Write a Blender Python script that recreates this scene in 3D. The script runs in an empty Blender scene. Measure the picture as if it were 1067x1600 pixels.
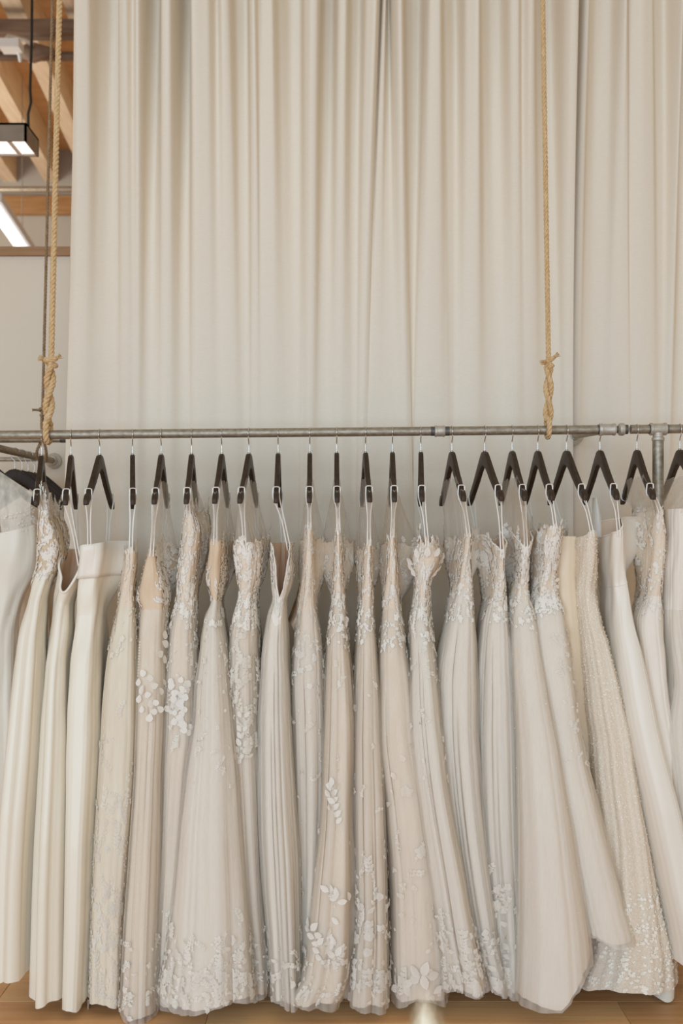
import bpy, bmesh, math, random
import numpy as np
from mathutils import Vector, Matrix
from mathutils.bvhtree import BVHTree

# ------------------------------------------------------------------ camera, world, light, exposure
scene = bpy.context.scene
C = scene.collection
F = 1556.0            # focal length in pixels of the 1067 x 1600 frame
DR = 3.2              # distance camera -> clothes rail
HZ = 845.0            # horizon row
EYE = 1.5
cam_d = bpy.data.cameras.new('camera')
cam = bpy.data.objects.new('camera', cam_d); C.objects.link(cam)
cam.location = (0, -DR, EYE); cam.rotation_euler = (math.pi/2, 0, 0)
cam_d.sensor_fit = 'HORIZONTAL'; cam_d.sensor_width = 24.0
cam_d.lens = F/1067*24.0
cam_d.shift_y = (HZ-800)/1067
cam_d.dof.use_dof = True; cam_d.dof.focus_distance = DR-0.1; cam_d.dof.aperture_fstop = 2.8
cam_d.clip_start = 0.05
scene.camera = cam
vs = scene.view_settings
vs.view_transform = 'Standard'; vs.look = 'None'; vs.gamma = 1.0; vs.use_curve_mapping = False
vs.exposure = -0.05

world = bpy.data.worlds.new('world'); scene.world = world; world.use_nodes = True
bg = world.node_tree.nodes['Background']
bg.inputs['Color'].default_value = (1.0, 0.885, 0.70, 1); bg.inputs['Strength'].default_value = 0.49

def area_light(name, loc, target, sx, sy, power, col):
    l = bpy.data.lights.new(name, 'AREA'); l.shape = 'RECTANGLE'; l.size = sx; l.size_y = sy
    l.energy = power; l.color = col
    o = bpy.data.objects.new(name, l); C.objects.link(o); o.location = loc
    d = Vector(target)-Vector(loc)
    o.rotation_euler = d.to_track_quat('-Z', 'Y').to_euler()
    return o
# daylight of the tall windows behind and to the left of the photographer
area_light('window_daylight', (-1.4, -6.6, 2.1), (0.1, 0, 1.3), 6.0, 3.6, 330, (0.54, 0.75, 1.0))
# added fill without a visible source, brightens the timber ceiling of the hall behind
area_light('hall_fill', (-6.2, 4.6, 3.2), (-2.6, 5.6, 5.6), 2.5, 2.0, 190, (1.0, 0.95, 0.88))

rnd = random.Random(7)
nrs = np.random.RandomState(11)

def W(px, py, D):
    """pixel + distance -> world point"""
    return Vector(((px-533.5)*D/F, D-DR, EYE+(HZ-py)*D/F))

# ------------------------------------------------------------------ materials
MAT = {}
def newmat(name):
    m = bpy.data.materials.new(name); m.use_nodes = True
    MAT[name] = m
    return m, m.node_tree.nodes, m.node_tree.links, m.node_tree.nodes['Principled BSDF']

def pmat(name, c1, c2=None, rough=0.7, metal=0.0, scale=(20, 20, 20), detail=3, bump=0.0, bscale=None, sheen=0.0, spec=0.4, coords='Object'):
    m, N, L, B = newmat(name)
    B.inputs['Roughness'].default_value = rough; B.inputs['Metallic'].default_value = metal
    B.inputs['Specular IOR Level'].default_value = spec
    if sheen: B.inputs['Sheen Weight'].default_value = sheen
    tc = N.new('ShaderNodeTexCoord'); mp = N.new('ShaderNodeMapping')
    mp.inputs['Scale'].default_value = scale
    L.new(tc.outputs[coords], mp.inputs['Vector'])
    nz = N.new('ShaderNodeTexNoise'); nz.inputs['Scale'].default_value = 1.0; nz.inputs['Detail'].default_value = detail
    L.new(mp.outputs['Vector'], nz.inputs['Vector'])
    rp = N.new('ShaderNodeValToRGB')
    rp.color_ramp.elements[0].position = 0.3; rp.color_ramp.elements[1].position = 0.7
    rp.color_ramp.elements[0].color = (*c1, 1); rp.color_ramp.elements[1].color = (*(c2 or c1), 1)
    L.new(nz.outputs['Fac'], rp.inputs['Fac']); L.new(rp.outputs['Color'], B.inputs['Base Color'])
    if bump:
        mp2 = N.new('ShaderNodeMapping'); mp2.inputs['Scale'].default_value = bscale or scale
        L.new(tc.outputs[coords], mp2.inputs['Vector'])
        n2 = N.new('ShaderNodeTexNoise'); n2.inputs['Scale'].default_value = 1.0; n2.inputs['Detail'].default_value = 4
        L.new(mp2.outputs['Vector'], n2.inputs['Vector'])
        bp = N.new('ShaderNodeBump'); bp.inputs['Strength'].default_value = bump; bp.inputs['Distance'].default_value = 0.01
        L.new(n2.outputs['Fac'], bp.inputs['Height']); L.new(bp.outputs['Normal'], B.inputs['Normal'])
    return m

def sheer(name, col, alpha, transl=.35):
    m, N, L, B = newmat(name)
    B.inputs['Base Color'].default_value = (*col, 1); B.inputs['Roughness'].default_value = 0.8
    tc = N.new('ShaderNodeTexCoord'); mp = N.new('ShaderNodeMapping'); mp.inputs['Scale'].default_value = (45, 45, 4)
    nz = N.new('ShaderNodeTexNoise'); nz.inputs['Scale'].default_value = 1.0
    L.new(tc.outputs['Object'], mp.inputs['Vector']); L.new(mp.outputs['Vector'], nz.inputs['Vector'])
    mr = N.new('ShaderNodeMapRange'); mr.inputs[1].default_value = 0.3; mr.inputs[2].default_value = 0.7
    mr.inputs[3].default_value = alpha*0.75; mr.inputs[4].default_value = min(1, alpha*1.25)
    L.new(nz.outputs['Fac'], mr.inputs[0])
    df = N.new('ShaderNodeBsdfDiffuse'); df.inputs['Color'].default_value = (*col, 1)
    tr = N.new('ShaderNodeBsdfTranslucent'); tr.inputs['Color'].default_value = (*col, 1)
    tp = N.new('ShaderNodeBsdfTransparent'); m1 = N.new('ShaderNodeMixShader'); m1.inputs[0].default_value = transl; m2 = N.new('ShaderNodeMixShader')
    L.new(df.outputs[0], m1.inputs[1]); L.new(tr.outputs[0], m1.inputs[2])
    L.new(mr.outputs[0], m2.inputs[0]); L.new(tp.outputs[0], m2.inputs[1]); L.new(m1.outputs[0], m2.inputs[2])
    N.remove(B); L.new(m2.outputs[0], N['Material Output'].inputs['Surface'])
    return m

def emis(name, col, strength):
    m, N, L, B = newmat(name)
    B.inputs['Base Color'].default_value = (*col, 1)
    B.inputs['Emission Color'].default_value = (*col, 1); B.inputs['Emission Strength'].default_value = strength
    return m

pmat('curtain', (.82, .72, .58), (.84, .745, .615), rough=.9, scale=(60, 60, 260), bump=.04, bscale=(400, 400, 700), spec=.1)
pmat('satin', (.86, .765, .61), (.88, .79, .64), rough=.38, scale=(14, 14, 2), bump=.05, bscale=(18, 18, 5), sheen=.2, spec=.45)
pmat('satin_white', (.87, .785, .66), (.89, .81, .69), rough=.42, scale=(14, 14, 2), bump=.05, bscale=(18, 18, 5), sheen=.2, spec=.4)
pmat('tulle', (.87, .775, .655), (.90, .815, .71), rough=.9, scale=(70, 70, 1.2), bump=.05, bscale=(120, 120, 1.5), spec=.15)
pmat('tulle_warm', (.84, .71, .565), (.88, .775, .65), rough=.9, scale=(60, 60, 1.2), bump=.05, bscale=(120, 120, 1.5), spec=.15)
pmat('tulle_beige', (.77, .65, .49), (.83, .73, .58), rough=.9, scale=(50, 50, 2), bump=.06, bscale=(120, 120, 3), spec=.15)
pmat('nude', (.82, .60, .41), (.87, .67, .49), rough=.6, scale=(12, 12, 6), bump=.05, bscale=(30, 30, 12), spec=.3)
pmat('nude_mid', (.74, .555, .37), (.80, .63, .45), rough=.7, scale=(30, 30, 8), bump=.06, bscale=(90, 90, 60), spec=.2)
pmat('champagne', (.82, .65, .45), (.86, .71, .52), rough=.5, scale=(30, 30, 4), bump=.05, bscale=(40, 40, 8), spec=.3)
pmat('nude_pale', (.76, .61, .44), (.82, .69, .53), rough=.7, scale=(30, 30, 8), bump=.1, bscale=(90, 90, 60), spec=.2)
pmat('lace_base', (.82, .67, .51), (.86, .745, .60), rough=.85, scale=(150, 150, 130), bump=.22, bscale=(160, 160, 160), spec=.15)
pmat('lace_tan', (.68, .52, .34), (.78, .63, .45), rough=.85, scale=(130, 130, 110), bump=.25, bscale=(160, 160, 160), spec=.2)
pmat('lace', (.90, .82, .70), (.92, .85, .75), rough=.75, scale=(200, 200, 200), bump=.25, bscale=(600, 600, 600), spec=.3)
pmat('lace_ivory', (.85, .745, .59), (.88, .79, .655), rough=.75, scale=(200, 200, 200), bump=.25, bscale=(600, 600, 600), spec=.3)
pmat('sequin', (.93, .84, .69), (.95, .87, .74), rough=.45, scale=(300, 300, 300), spec=.6)
pmat('sparkle_base', (.80, .66, .50), (.86, .755, .61), rough=.6, scale=(160, 160, 120), bump=.3, bscale=(220, 220, 220), spec=.5)
pmat('ribbon', (.89, .83, .73), (.91, .86, .77), rough=.5, scale=(30, 30, 30))
pmat('button', (.82, .70, .56), (.86, .76, .63), rough=.4, scale=(30, 30, 30))
sheer('sheer', (.93, .86, .76), .36)
sheer('overlay', (.92, .845, .735), .42, .10)
sheer('overlay_warm', (.90, .80, .67), .38, .10)
sheer('lace_soft', (.93, .865, .76), .66, .04)
sheer('lace_ivory_soft', (.92, .83, .70), .68, .04)
sheer('lace_petal', (.94, .875, .775), .82, .04)
sheer('lace_petal_ivory', (.93, .845, .73), .80, .04)
sheer('sheer_warm', (.90, .80, .67), .40)
pmat('hanger_wood', (.034, .019, .010), (.058, .035, .020), rough=.42, scale=(60, 60, 15), bump=.03, bscale=(120, 120, 20), spec=.2)
pmat('chrome', (.62, .60, .57), (.72, .70, .66), rough=.22, metal=1.0, scale=(40, 40, 40))
pmat('galvanized', (.29, .24, .175), (.47, .405, .315), rough=.5, metal=.75, scale=(55, 90, 90), detail=6, bump=.15, bscale=(300, 300, 300))
pmat('galvanized_fitting', (.50, .445, .365), (.62, .56, .47), rough=.5, metal=.6, scale=(70, 90, 90), detail=6, bump=.2, bscale=(300, 300, 300))
pmat('thread_and_shade', (.10, .09, .08), (.17, .16, .14), rough=.5, metal=.6, scale=(70, 90, 90))  # dark metal of the pipe threads, also the painted shade on the back rail
pmat('rope', (.70, .44, .20), (.88, .63, .35), rough=.9, scale=(120, 120, 60), detail=5, bump=.6, bscale=(500, 500, 120), spec=.1)
pmat('rope_dark', (.30, .19, .10), (.46, .31, .18), rough=.9, scale=(120, 120, 60), detail=5, bump=.6, bscale=(500, 500, 120), spec=.1)
pmat('wall_paint', (.78, .675, .53), (.80, .695, .55), rough=.85, scale=(3, 3, 3), bump=.05, bscale=(150, 150, 150), spec=.2)
pmat('wall_grey', (.40, .36, .30), (.44, .40, .34), rough=.85, scale=(2, 2, 2), spec=.2)
pmat('trim_wood', (.30, .15, .055), (.42, .23, .10), rough=.5, scale=(3, 40, 40), detail=6)
pmat('rafter', (.70, .52, .34), (.84, .69, .50), rough=.75, scale=(30, 2.5, 30), detail=6)
pmat('sheathing', (.66, .40, .20), (.80, .54, .30), rough=.75, scale=(3, 12, 12), detail=6)
pmat('dark_beam', (.14, .085, .055), (.26, .17, .11), rough=.6, scale=(3, 30, 30), detail=5)
pmat('white_paint', (.80, .79, .76), (.82, .81, .78), rough=.5, scale=(3, 3, 3))
pmat('grey_metal', (.27, .215, .16), (.33, .265, .20), rough=.5, metal=.2, scale=(12, 12, 12))
pmat('black_cable', (.012, .011, .010), (.02, .018, .016), rough=.5, scale=(30, 30, 30))
pmat('plume', (.82, .70, .50), (.88, .77, .58), rough=.95, scale=(90, 90, 20), bump=.4, bscale=(200, 200, 40))
pmat('stem', (.52, .42, .26), (.60, .50, .33), rough=.8, scale=(90, 90, 20))
pmat('vase', (.70, .64, .55), (.76, .70, .62), rough=.6, scale=(8, 8, 8), bump=.1, bscale=(60, 60, 60))
emis('diffuser', (1.0, .97, .92), 1.3)
emis('tube_glow', (.93, .97, 1.0), 1.3)
for i, (a, b) in enumerate([((.20, .105, .05), (.36, .205, .105)), ((.24, .13, .065), (.40, .235, .125)), ((.17, .09, .043), (.32, .18, .092))]):
    pmat('plank%d' % i, tuple(min(.9, c*q) for c, q in zip(a, (3.6, 3.4, 2.8))), tuple(min(.9, c*q) for c, q in zip(b, (2.5, 2.4, 2.05))), rough=.45, scale=(2.2, 34, 34), detail=8, bump=.08, bscale=(4, 120, 120), spec=.35, coords='Object')

# ------------------------------------------------------------------ mesh helpers
class MB:
    def __init__(s): s.v = []; s.f = []
    def add(s, vs_, fs_):
        o = len(s.v); s.v += [tuple(p) for p in vs_]; s.f += [tuple(i+o for i in f) for f in fs_]
    def box(s, lo, hi):
        x0, y0, z0 = lo; x1, y1, z1 = hi
        s.add([(x0,y0,z0),(x1,y0,z0),(x1,y1,z0),(x0,y1,z0),(x0,y0,z1),(x1,y0,z1),(x1,y1,z1),(x0,y1,z1)],
              [(3,2,1,0),(4,5,6,7),(0,1,5,4),(1,2,6,5),(2,3,7,6),(3,0,4,7)])
    def tube(s, pts, r, n=10, caps=True, closed=False):
        pts = [Vector(p) for p in pts]; m = len(pts)
        rr = r if isinstance(r, (list, tuple)) else [r]*m
        up = None; rings = []
        for i in range(m):
            if closed: t = pts[(i+1) % m]-pts[i-1]
            else: t = pts[min(i+1, m-1)]-pts[max(i-1, 0)]
            t.normalize()
            if up is None:
                up = Vector((0, 0, 1)) if abs(t.z) < .9 else Vector((1, 0, 0))
            a = (up-t*up.dot(t)).normalized(); b = t.cross(a); up = a
            rings.append([pts[i]+(a*math.cos(k*2*math.pi/n)+b*math.sin(k*2*math.pi/n))*rr[i] for k in range(n)])
        o = len(s.v)
        for R_ in rings: s.v += [tuple(p) for p in R_]
        for i in range(m-1 if not closed else m):
            j = (i+1) % m
            for k in range(n):
                k2 = (k+1) % n
                s.f.append((o+i*n+k, o+i*n+k2, o+j*n+k2, o+j*n+k))
        if caps and not closed:
            s.f.append(tuple(o+k for k in reversed(range(n)))); s.f.append(tuple(o+(m-1)*n+k for k in range(n)))
    def lathe(s, axis_p, axis_d, prof, n=24):
        """prof: list of (distance along axis, radius)"""
        d = Vector(axis_d).normalized(); p0 = Vector(axis_p)
        u = Vector((0, 0, 1)) if abs(d.z) < .9 else Vector((1, 0, 0))
        a = (u-d*u.dot(d)).normalized(); b = d.cross(a)
        o = len(s.v)
        for t, r in prof:
            for k in range(n):
                an = k*2*math.pi/n
                s.v.append(tuple(p0+d*t+(a*math.cos(an)+b*math.sin(an))*max(r, 1e-5)))
        for i in range(len(prof)-1):
            for k in range(n):
                k2 = (k+1) % n
                s.f.append((o+i*n+k, o+i*n+k2, o+(i+1)*n+k2, o+(i+1)*n+k))
    def mesh(s, name, mat, smooth=True):
        me = bpy.data.meshes.new(name); me.from_pydata(s.v, [], s.f); me.update()
        if smooth: me.polygons.foreach_set('use_smooth', [True]*len(me.polygons))
        me.materials.append(MAT[mat]); return me
    def build(s, name, mat, parent=None, smooth=True):
        o = bpy.data.objects.new(name, s.mesh(name, mat, smooth)); C.objects.link(o)
        if parent is not None:
            o.parent = parent; o.matrix_parent_inverse = parent_world(parent).inverted()
        return o
def parent_world(p):
    m = Matrix.LocRotScale(p.location, p.rotation_euler, p.scale)
    return m if p.parent is None else parent_world(p.parent) @ p.matrix_parent_inverse @ m
def tag(o, label=None, cat=None, group=None, kind=None):
    if label: o['label'] = label
    if cat: o['category'] = cat
    if group: o['group'] = group
    if kind: o['kind'] = kind
    return o
def empty(name, loc):
    o = bpy.data.objects.new(name, None); C.objects.link(o); o.location = loc; o.empty_display_size = .05
    return o
def autosmooth(o, ang=40):
    me = o.data
    try: me.set_sharp_from_angle(angle=math.radians(ang))
    except Exception: pass

FZ = .08     # floor level
# ------------------------------------------------------------------ structure: floor
m = MB(); m.box((-7, -6.0, FZ-.06), (6, 12, FZ-.012)); fl = tag(m.build('floor', 'plank2', smooth=False), kind='structure')
pw, pl = .145, 1.25
k = 0
for r in range(13):
    y0 = -1.0+r*pw; off = [(.0), (.47), (.83), (.22), (.66)][r % 5]
    for c in range(-2, 3):
        x0 = c*pl+off*pl-.4
        if x0 > 1.9 or x0+pl < -1.9: continue
        m = MB(); g = .0006
        lo = (x0+g, y0+g, FZ-.0125); hi = (x0+pl-g, y0+pw-g, FZ)
        e = .0012
        m.add([(lo[0], lo[1], lo[2]), (hi[0], lo[1], lo[2]), (hi[0], hi[1], lo[2]), (lo[0], hi[1], lo[2]),
               (lo[0], lo[1], FZ-e), (hi[0], lo[1], FZ-e), (hi[0], hi[1], FZ-e), (lo[0], hi[1], FZ-e),
               (lo[0]+e, lo[1]+e, FZ), (hi[0]-e, lo[1]+e, FZ), (hi[0]-e, hi[1]-e, FZ), (lo[0]+e, hi[1]-e, FZ)],
              [(0,1,5,4),(1,2,6,5),(2,3,7,6),(3,0,4,7),(4,5,9,8),(5,6,10,9),(6,7,11,10),(7,4,8,11),(8,9,10,11)])
        m.build('plank', 'plank%d' % (k % 3), fl, smooth=False); k += 1

# back wall, its wooden cap, hidden partition behind the curtain, far wall
YB = 4.36-DR
m = MB(); m.box((-6, YB, FZ), (-.5, YB+.14, 2.745)); tag(m.build('wall_back', 'wall_paint', smooth=False), kind='structure')
m = MB(); m.box((-6, YB-.02, 2.745), (-.5, YB+.16, 2.783)); tag(m.build('trim_1', 'trim_wood', smooth=False), kind='structure')
m = MB(); m.box((-.45, .52, FZ), (3.2, .62, 5.0)); tag(m.build('wall_partition', 'wall_paint', smooth=False), kind='structure')
m = MB(); m.box((-9, 7.9, FZ), (3, 8.0, 5.86)); tag(m.build('wall_far', 'wall_grey', smooth=False), kind='structure')
m = MB(); m.box((-9, 7.82, 5.12), (3, 8.0, 5.32)); tag(m.build('trim_2', 'trim_wood', smooth=False), kind='structure')

# timber ceiling
ce = MB(); ce.box((-9, .7, 5.86), (5, 8.2, 5.92)); ce_o = tag(ce.build('ceiling', 'sheathing', smooth=False), kind='structure')
for i in range(16):
    xa = -5.2+i*.46
    m = MB()
    dx = -.085
    y0, y1 = .8, 8.1
    xs0, xs1 = xa+dx*(y0-4), xa+dx*(y1-4)
    w = .075
    m.add([(xs0-w, y0, 5.5), (xs0+w, y0, 5.5), (xs1+w, y1, 5.5), (xs1-w, y1, 5.5),
           (xs0-w, y0, 5.86), (xs0+w, y0, 5.86), (xs1+w, y1, 5.86), (xs1-w, y1, 5.86)],
          [(3,2,1,0),(4,5,6,7),(0,1,5,4),(1,2,6,5),(2,3,7,6),(3,0,4,7)])
    m.build('rafter', 'rafter', ce_o, smooth=False)
p = W(0, 45, 7.5)
m = MB(); m.box((-6, p.y-.05, p.z-.05), (0, p.y+.08, p.z+.05)); m.build('crossbeam', 'dark_beam', ce_o, smooth=False)
p = W(0, 88, 7.75)
m = MB(); m.tube([(-6, p.y, p.z), (0, p.y, p.z)], .035, 12); m.build('crossbeam', 'dark_beam', ce_o)
p = W(0, 296, 10.2)
m = MB(); m.tube([(-6, p.y, p.z), (0, p.y, p.z)], .03, 12); m.build('conduit', 'galvanized', ce_o)

# pendant light fixture
a = W(41, 220, 5.5)
pf = empty('pendant_light', (a.x-.6, a.y+.11, a.z))
tag(pf, 'boxy grey pendant light with glowing underside hung on a black cable', 'light fixture')
m = MB(); x0, x1, y0, y1, z0, z1 = a.x-1.2, a.x, a.y, a.y+.23, a.z, a.z+.1
m.box((x0, y0, z0), (x1, y0+.012, z1)); m.box((x0, y1-.012, z0), (x1, y1, z1)); m.box((x0, y0, z0), (x0+.012, y1, z1))
m.box((x1-.012, y0, z0), (x1, y1, z1)); m.box((x0, y0, z1-.012), (x1, y1, z1))
m.build('housing', 'grey_metal', pf, smooth=False)
m = MB(); m.box((x0+.014, y0+.014, z0+.012), (x1-.014, y1-.014, z0+.02)); m.build('diffuser', 'diffuser', pf, smooth=False)
for i in range(8):
    xx = x1-.1-i*.14
    m = MB(); m.box((xx-.012, y0+.014, z0+.001), (xx+.012, y1-.014, z0+.011)); m.build('louvre_bar', 'white_paint', pf, smooth=False)
m = MB(); m.tube([(x1-.02, y0+.1, z1), W(44, 178, 5.6), W(48.5, 160, 5.6), W(47, 140, 5.6), W(49.5, 60, 5.6), W(51, -120, 5.6), W(52, -330, 5.6)], .008, 8)
m.build('cable', 'black_cable', pf)
# far strip light
s0, s1 = W(-14, 320, 7.4), W(42, 400, 8.75)
st = empty('strip_light', s1); tag(st, 'white fluorescent strip light slanting below the timber ceiling', 'light fixture')
m = MB(); d = Vector((s1.x-s0.x, s1.y-s0.y, 0)).normalized(); nrm = Vector((d.y, -d.x, 0))
zc = s0.z
def strip(mb, w, zlo, zhi):
    q = [s0-nrm*w, s0+nrm*w, s1+nrm*w, s1-nrm*w]
    mb.add([(p.x, p.y, zlo) for p in q]+[(p.x, p.y, zhi) for p in q], [(3,2,1,0),(4,5,6,7),(0,1,5,4),(1,2,6,5),(2,3,7,6),(3,0,4,7)])
strip(m, .075, zc+.03, zc+.09); m.build('housing', 'white_paint', st, smooth=False)
m = MB(); m.tube([(s0+nrm*.03)+Vector((0, 0, zc+.005-s0.z)), (s1+nrm*.03)+Vector((0, 0, zc+.005-s1.z))], .02, 10); m.build('lamp_tube', 'tube_glow', st)
m = MB(); m.tube([(s0-nrm*.03)+Vector((0, 0, zc+.005-s0.z)), (s1-nrm*.03)+Vector((0, 0, zc+.005-s1.z))], .02, 10); m.build('lamp_tube', 'tube_glow', st)
for t in (.15, .85):
    q = s0.lerp(s1, t)
    m = MB(); m.tube([(q.x, q.y, zc+.09), (q.x, q.y, 5.5)], .004, 6); m.build('wire', 'grey_metal', st)
# floodlight on the beam
fp = W(18, 72, 7.3)
fo = empty('floodlight', fp); tag(fo, 'small white floodlight clamped on a bent arm under the beam', 'light fixture')
m = MB(); m.box((fp.x-.075, fp.y-.06, fp.z-.032), (fp.x+.07, fp.y+.06, fp.z+.03)); m.build('lamp_head', 'white_paint', fo, smooth=False)
m = MB(); m.tube([W(8, 66, 7.35), W(12, 56, 7.35), W(38, 62, 7.4), W(52, 70, 7.4)], .018, 8); m.build('arm', 'galvanized_fitting', fo)
m = MB(); m.tube([W(28, 78, 7.35), W(32, 96, 7.35)], .012, 8); m.build('bracket', 'white_paint', fo)
m = MB(); q = W(56, 82, 7.5); m.lathe(q, (1, 0, 0), [(-.12, .0), (-.12, .04), (-.02, .075), (.06, .05), (.14, .03), (.14, 0)], 16); m.build('clamp', 'dark_beam', fo)

# ------------------------------------------------------------------ curtain
YC = 3.56-DR
# (x at image top, x at rail level, proudness 0..1, sharp)
fold_a = [(116,104,.15),(119,107,.75),(128,116,1),(149,136,.95),(155,145,.45),(170,165,.2),(184,182,.25),(191,188,.85),(205,200,.95),(213,206,.75),(222,214,1),(229,219,.95),
 (231.5,222,.2),(245,236,.12),(252,246,.5),(258,252,.95),(272,268,1),(279,275,.6),(283,280,.1),(296,297,.02),(298.5,299.5,.85),(305,306,1),(328,330,.9),(338,343,.55),(348,356,.8),(359,372,.75),
 (365,378,.3),(384,390,.2),(391,394,.8),(401,404,.95),(403,406.5,.55),(410,413,.7),(428,432,.75),(434,442,.35),(455,460,.1),(471,468,.15),(476,474,.8),(490,482,1),(502,490,.97),
 (504.5,493,.25),(522,512,.2),(530,522,.8),(543,536,.85),(549,545,.35),(564,556,.25),(572,560,.8),(588,568,.95),(592.5,571.5,.9),(594.5,574,-.15),(597,577,.75),(602,592,.8),(604,600,.4),(608,618,.1),(611,626,.75),(621,635,1),(628.5,641,.95),
 (631,644,.3),(648,646,.15),(660,647.5,.1),(662.5,650,.7),(668,660,.9),(685,690,.9),(692,702,.4),(716,714,.2),(724,724,.8),(745,748,.95),(752,757,.4),(772,775,.2),(786,788,.25),(792,800,.85),(806,812,.9),(813,818,.65),(824,826,.9),(832,838,.85),
 (838,846,.4),(855,862,.15),(869,876,.1),(875,880,.85),(885,886,1),(893,892,1),(896,894.5,.9)]
fold_b = [(886,874,.2),(892,880,.3),(899,890,.45),(906,896,.9),(915,905,.95),(919,909,.4),(935,925,.2),(957,944,.3),(963,952,.85),(970,972,1),(972.3,984,1),(974,986,.3),(977,989,.7),(995,1002,.8),(1016,1022,.7),(1022,1027,.35),(1046,1036,.2),(1052,1040,.7),(1058,1044,1),(1063,1047,.95),(1065.5,1049.5,.15),(1080,1066,.1),(1090,1078,.85),(1120,1110,.9),(1130,1120,.2),(1160,1150,.2),(1170,1160,.9),(1200,1190,.9)]
def curtain(name, folds, y_off, amp_t, amp_b, label, curtain_id):
    fa = np.array(folds)
    # dense columns: between control points cosine interpolation, extra columns everywhere
    cols = []
    for i in range(len(fa)-1):
        n = max(3, int((fa[i+1, 0]-fa[i, 0])/1.6))
        for j in range(n):
            t = j/n; s = (1-math.cos(math.pi*t))/2
            cols.append((fa[i, 0]*(1-t)+fa[i+1, 0]*t, fa[i, 1]*(1-t)+fa[i+1, 1]*t, fa[i, 2]*(1-s)+fa[i+1, 2]*s))
    cols.append(tuple(fa[-1])); cols = np.array(cols)
    xs_ = cols[:, 0]; w_ = np.exp(-((xs_[:, None]-xs_[None])/4.0)**2); dens = np.gradient(xs_); w_ = w_*dens[None]
    sm = (w_*cols[:, 2][None]).sum(1)/w_.sum(1); cols[:, 2] = .25*cols[:, 2]+.75*sm
    w2 = np.exp(-((xs_[:, None]-xs_[None])/8.)**2)*dens[None]; low = .15*cols[:, 2]+.85*(w2*cols[:, 2][None]).sum(1)/w2.sum(1)
    D = DR+YC+y_off
    zt, zb = 3.85, FZ+.012
    nz = 70
    V = np.zeros((nz, len(cols), 3)); ztop = EYE+HZ*D/F; zrail = EYE+(HZ-680)*D/F
    for i in range(nz):
        z = zt+(zb-zt)*i/(nz-1)
        t = (ztop-z)/(ztop-zrail); tl = min(max(t, -.15), 1.25)
        px = cols[:, 0]*(1-tl)+cols[:, 1]*tl
        tt = min(max(t, 0), 1)
        amp = amp_b+(amp_t-amp_b)*(1-tt)**1.7
        px = px+1.2*np.sin(z*2.1+cols[:, 0]*.02)
        V[i, :, 0] = (px-533.5)*D/F
        V[i, :, 1] = YC+y_off-amp*(cols[:, 2]*(1-tt)+low*tt-.5)+.006*np.sin(z*1.7+cols[:, 0]*.013)
        V[i, :, 2] = z
    nc = len(cols)
    faces = [(i*nc+j, (i+1)*nc+j, (i+1)*nc+j+1, i*nc+j+1) for i in range(nz-1) for j in range(nc-1)]
    mb = MB(); mb.v = [tuple(p) for p in V.reshape(-1, 3)]; mb.f = faces
    root = empty('curtain', (V[0, :, 0].mean(), YC+y_off, 0)); tag(root, label, 'curtain', 'tall cream curtains behind the gowns')
    o = mb.build('curtain_panel', 'curtain', root)
    md = o.modifiers.new('thickness', 'SOLIDIFY'); md.thickness = .0015
    m2 = MB(); m2.box((V[0, 0, 0], YC+y_off-.004, zt-.005), (V[0, -1, 0], YC+y_off+.004, zt+.09)); m2.build('heading_tape', 'curtain', root, smooth=False)
    return root
curtain('curtain', fold_a, .01, .19, .026, 'wide cream curtain with soft vertical folds behind the gowns', 1)
curtain('curtain', fold_b, .055, .16, .028, 'narrow cream curtain panel at the right edge behind the tee of the rail', 2)
m = MB(); m.tube([(-1.02, YC+.03, 3.93), (2.0, YC+.03, 3.93)], .016, 14)
tag(m.build('curtain_rod', 'galvanized'), 'metal rod carrying the cream curtains above the frame', 'curtain rod')

# ------------------------------------------------------------------ galvanised pipe racks
RL, RRt = W(-160, 681.5, DR), W(1240, 668.5, DR)
def rail(px):   # centre of the main rail at picture column px
    t = (px+160)/1400.0
    return RL.lerp(RRt, t)
RAD = .0145
rack = empty('pipe_rail', (0, 0, 0)); tag(rack, 'long galvanized pipe rail carrying the row of bridal gowns', 'clothes rail')
rd = (RRt-RL).normalized()
def pipe_seg(x0, x1, r=RAD, name='pipe', mat='galvanized', parent=rack):
    m = MB(); m.tube([rail(x0), rail((x0+x1)/2), rail(x1)], r, 20); o = m.build(name, mat, parent); autosmooth(o); return o
def fitting(px, prof, name, mat='galvanized_fitting', parent=rack):
    m = MB(); m.lathe(rail(px), rd, prof, 24); o = m.build(name, mat, parent); autosmooth(o); return o
pipe_seg(-160, 680); pipe_seg(690, 935); pipe_seg(985, 1016); pipe_seg(1040, 1240)
for px in (678.5, 696):   # dark threads either side of the coupling
    fitting(px, [(-.012, 0), (-.012, .0152), (.012, .0152), (.012, 0)], 'thread_and_shade', 'thread_and_shade')
fitting(687, [(-.0165, 0), (-.0165, .017), (-.0145, .0185), (-.010, .0185), (-.009, .0172), (.009, .0172), (.010, .0185), (.0145, .0185), (.0165, .017), (.0165, 0)], 'coupling')
fitting(936, [(-.006, 0), (-.006, .0155), (.006, .0155), (.006, 0)], 'thread_and_shade', 'thread_and_shade')
fitting(949, [(-.028, 0), (-.028, .0185), (-.025, .020), (-.018, .020), (-.016, .0182), (.016, .0182), (.018, .0195), (.024, .0195), (.026, .018), (.026, 0)], 'coupling')
fitting(964, [(-.006, 0), (-.006, .011), (.008, .011), (.008, 0)], 'thread_and_shade', 'thread_and_shade')
fitting(971, [(-.012, 0), (-.012, .013), (-.007, .0195), (0, .0205), (.007, .0195), (.012, .013), (.012, 0)], 'union_nut')
for px in (978, 1015.5, 1041): fitting(px, [(-.005, 0), (-.005, .0152), (.005, .0152), (.005, 0)], 'thread_and_shade', 'thread_and_shade')
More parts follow.
